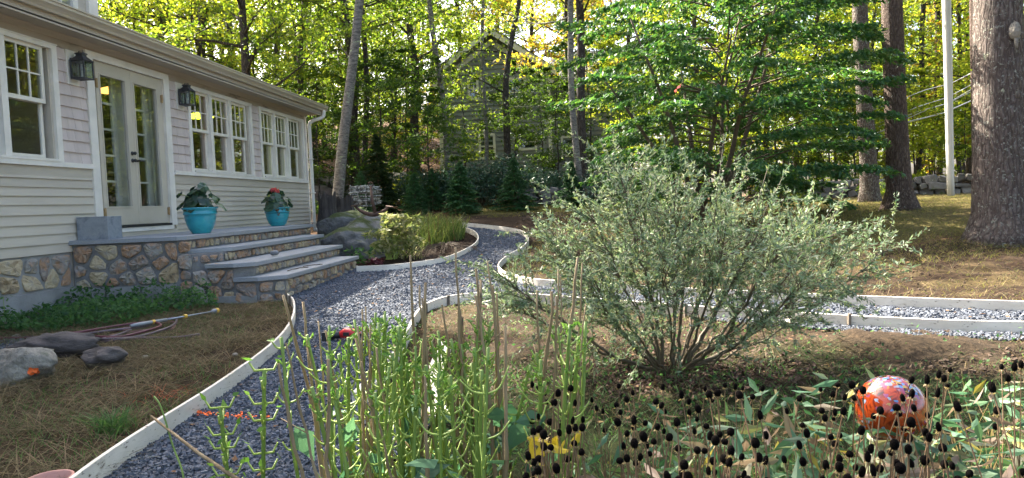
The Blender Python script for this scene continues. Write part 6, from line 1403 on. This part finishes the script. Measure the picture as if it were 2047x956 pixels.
a = [on_y(308, 793, 2.3), on_y(322, 815, 2.28), on_y(345, 890, 2.25), on_y(368, 960, 2.2), on_y(372, 1080, 2.2)]; S = MB(); S.tube(catmull(a, 4), .0032, 5); tag(S.build('green_vine', M['greenstem'], None, True), 'thin dark green vine tip curling up in front of the bowed board', 'vine')

# ------------------------------------------------------------------ black seed heads of the coneflowers
g = np.random.default_rng(91)
def cone_proto(k):
    t = thing('coneflower', 'dried coneflower stalk with black seed head in the foreground bed', 'seed head', (0, 0, 0), 'dried coneflower stalks'); H = 1.0; S = MB(); g2 = np.random.default_rng(k)
    bend = g2.normal(0, .03, 2); pts = np.array([(0, 0, -.1), (bend[0] * .5, bend[1] * .5, .33), (bend[0], bend[1], .66), (0, 0, .985)]); pts = np.array(catmull(pts, 3)); pts[:, :2] *= .5
    S.tube(pts * np.array([.6, .6, .6]), np.linspace(.0026, .0017, len(pts)), 5); S.build('stalk', M['conestalk'], t)
    top = np.array([0, 0, .59]); R = .0086; cb_ = MB(); cb_.lathe([(0, -.004), (R * .7, -.0035), (R * .98, .002), (R, .006), (R * .82, .011), (R * .45, .0145), (0, .0155)], top, 12, .05); cb_.build('seed_head', M['cone'], t)
    a = np.arange(9) * .7 + g2.uniform(0, .2, 9); C = top + np.stack([np.cos(a) * .009, np.sin(a) * .009, np.full(9, -.006)], 1); D = np.stack([np.cos(a), np.sin(a), np.full(9, -.9)], 1); fast_quads('bracts', leaves(C, .014, .28, .2, D * 3, .3, g=g2), M['conebract'], t)
    return t
prot = [cone_proto(900 + i) for i in range(6)]
bedp = []
def headpos(px, py, y): p = on_y(px, py, y); return p
N = 0
cand = []
for _ in range(9000):
    px = g.uniform(1045, 2060); lo = 765 - max(0, (px - 1700)) * .17; py = g.uniform(lo, 965); 
    # stalk tops are all about knee high: the lower in the picture the nearer
    h = g.uniform(.46, .66) + (.05 if px > 1850 else 0); y = (1.14 - h) / (max(20, py - (HY - ROLL * (px - CX))) / F)
    if not 1.05 < y < 3.1: continue
    if float(vnoise(px / 75, py / 55, 1, 4)) < .20 + .25 * g.random(): continue
    if all((px - a) ** 2 + (py - b_) ** 2 > 12 ** 2 for a, b_ in cand) and not (1718 < px < 1848 and 762 < py < 880 and y > 2.05):
        cand.append((px, py)); bedp.append((px, py, y, h))
    if len(bedp) >= 205: break
for i, (px, py, y, h) in enumerate(bedp):
    p = headpos(px, py, y); zg_ = p[2] - h; s = h / .6; src = prot[i % 6]
    if i < 6: t = src; t.location = (p[0], p[1], zg_)
    else: t = dup(src, (p[0], p[1], zg_))
    t.rotation_euler = (g.normal(0, .15), g.normal(0, .15), g.uniform(0, 6.28)); kk = g.uniform(.58, 1.08); t.scale = (kk, kk * g.uniform(.85, 1.15), s); 
    # keep the head where it is after tilting
    R = t.rotation_euler.to_matrix(); off = R @ Vector((0, 0, .6 * s)); t.location = Vector(p) - off
bed = [(.02, 1.1), (2.6, 1.0), (2.9, 2.6), (1.6, 2.7), (.35, 2.45), (.0, 2.0)]
xy = sample_poly(bed, 5200); hh = rng.beta(1.9, 1.9, len(xy)) * .50; C = onground(xy); C[:, 2] += hh; a = rng.uniform(0, 6.28, len(xy)); D = np.stack([np.cos(a), np.sin(a), rng.uniform(-.4, .7, len(xy))], 1)
setk(fast_quads('coneflower_leaves', leaves(C, .095, .27, .5, D * 2.5, .4, g=rng, fold=.25), M['coneleaf']), 'stuff')
xy = sample_poly(bed, 700); setk(blade_obj('leafy_stems', blades(onground(xy), .42, .006, rng, .25, .2, 3), M['conebract']), 'stuff')
xy = sample_poly(bed, 7000); C = onground(xy); C[:, 2] += rng.uniform(0, .28, len(xy)); setk(fast_quads('bed_weeds', leaves(C, .042, .5, .5, g=rng), M['weed']), 'stuff')
yl = thing('yellow_leaf_cluster', 'bright yellow autumn leaves at the left end of the coneflower bed', 'leaves', on_y(1095, 895, 1.9))
for j in range(9):
    px, py = 1090 + 26 * math.cos(j * 2.1) + (70 if j == 8 else 0), 890 + 16 * math.sin(j * 2.1); c = on_y(px, py, 1.86 + .015 * j); g3 = np.random.default_rng(j); L = .026 + .024 * g3.random(); u = unit(np.array([math.cos(j * 1.3), -.3, math.sin(j * 1.3) * .6 - .1])); w = unit(np.cross(u, unit(np.array([0, -.7, 1]) + g3.normal(0, .3, 3)))); nn = np.cross(u, w); V = []; n_ = 9
    for i in range(n_):
        f = i / (n_ - 1); wd = L * .30 * math.sin(math.pi * min(1, f * .96 + .03)) ** .7 * (1 + .12 * g3.normal()); cc = c + u * L * (f - .5) * 2 * .8 + nn * L * .35 * math.sin(f * 2.4)
        V += [cc - w * wd + nn * wd * .5, cc, cc + w * wd + nn * wd * .5]
    MB().add(V, [(3 * i + a, 3 * i + a + 1, 3 * i + a + 4, 3 * i + a + 3) for i in range(n_ - 1) for a in (0, 1)]).build('leaf', M['yellowleaf'], yl)
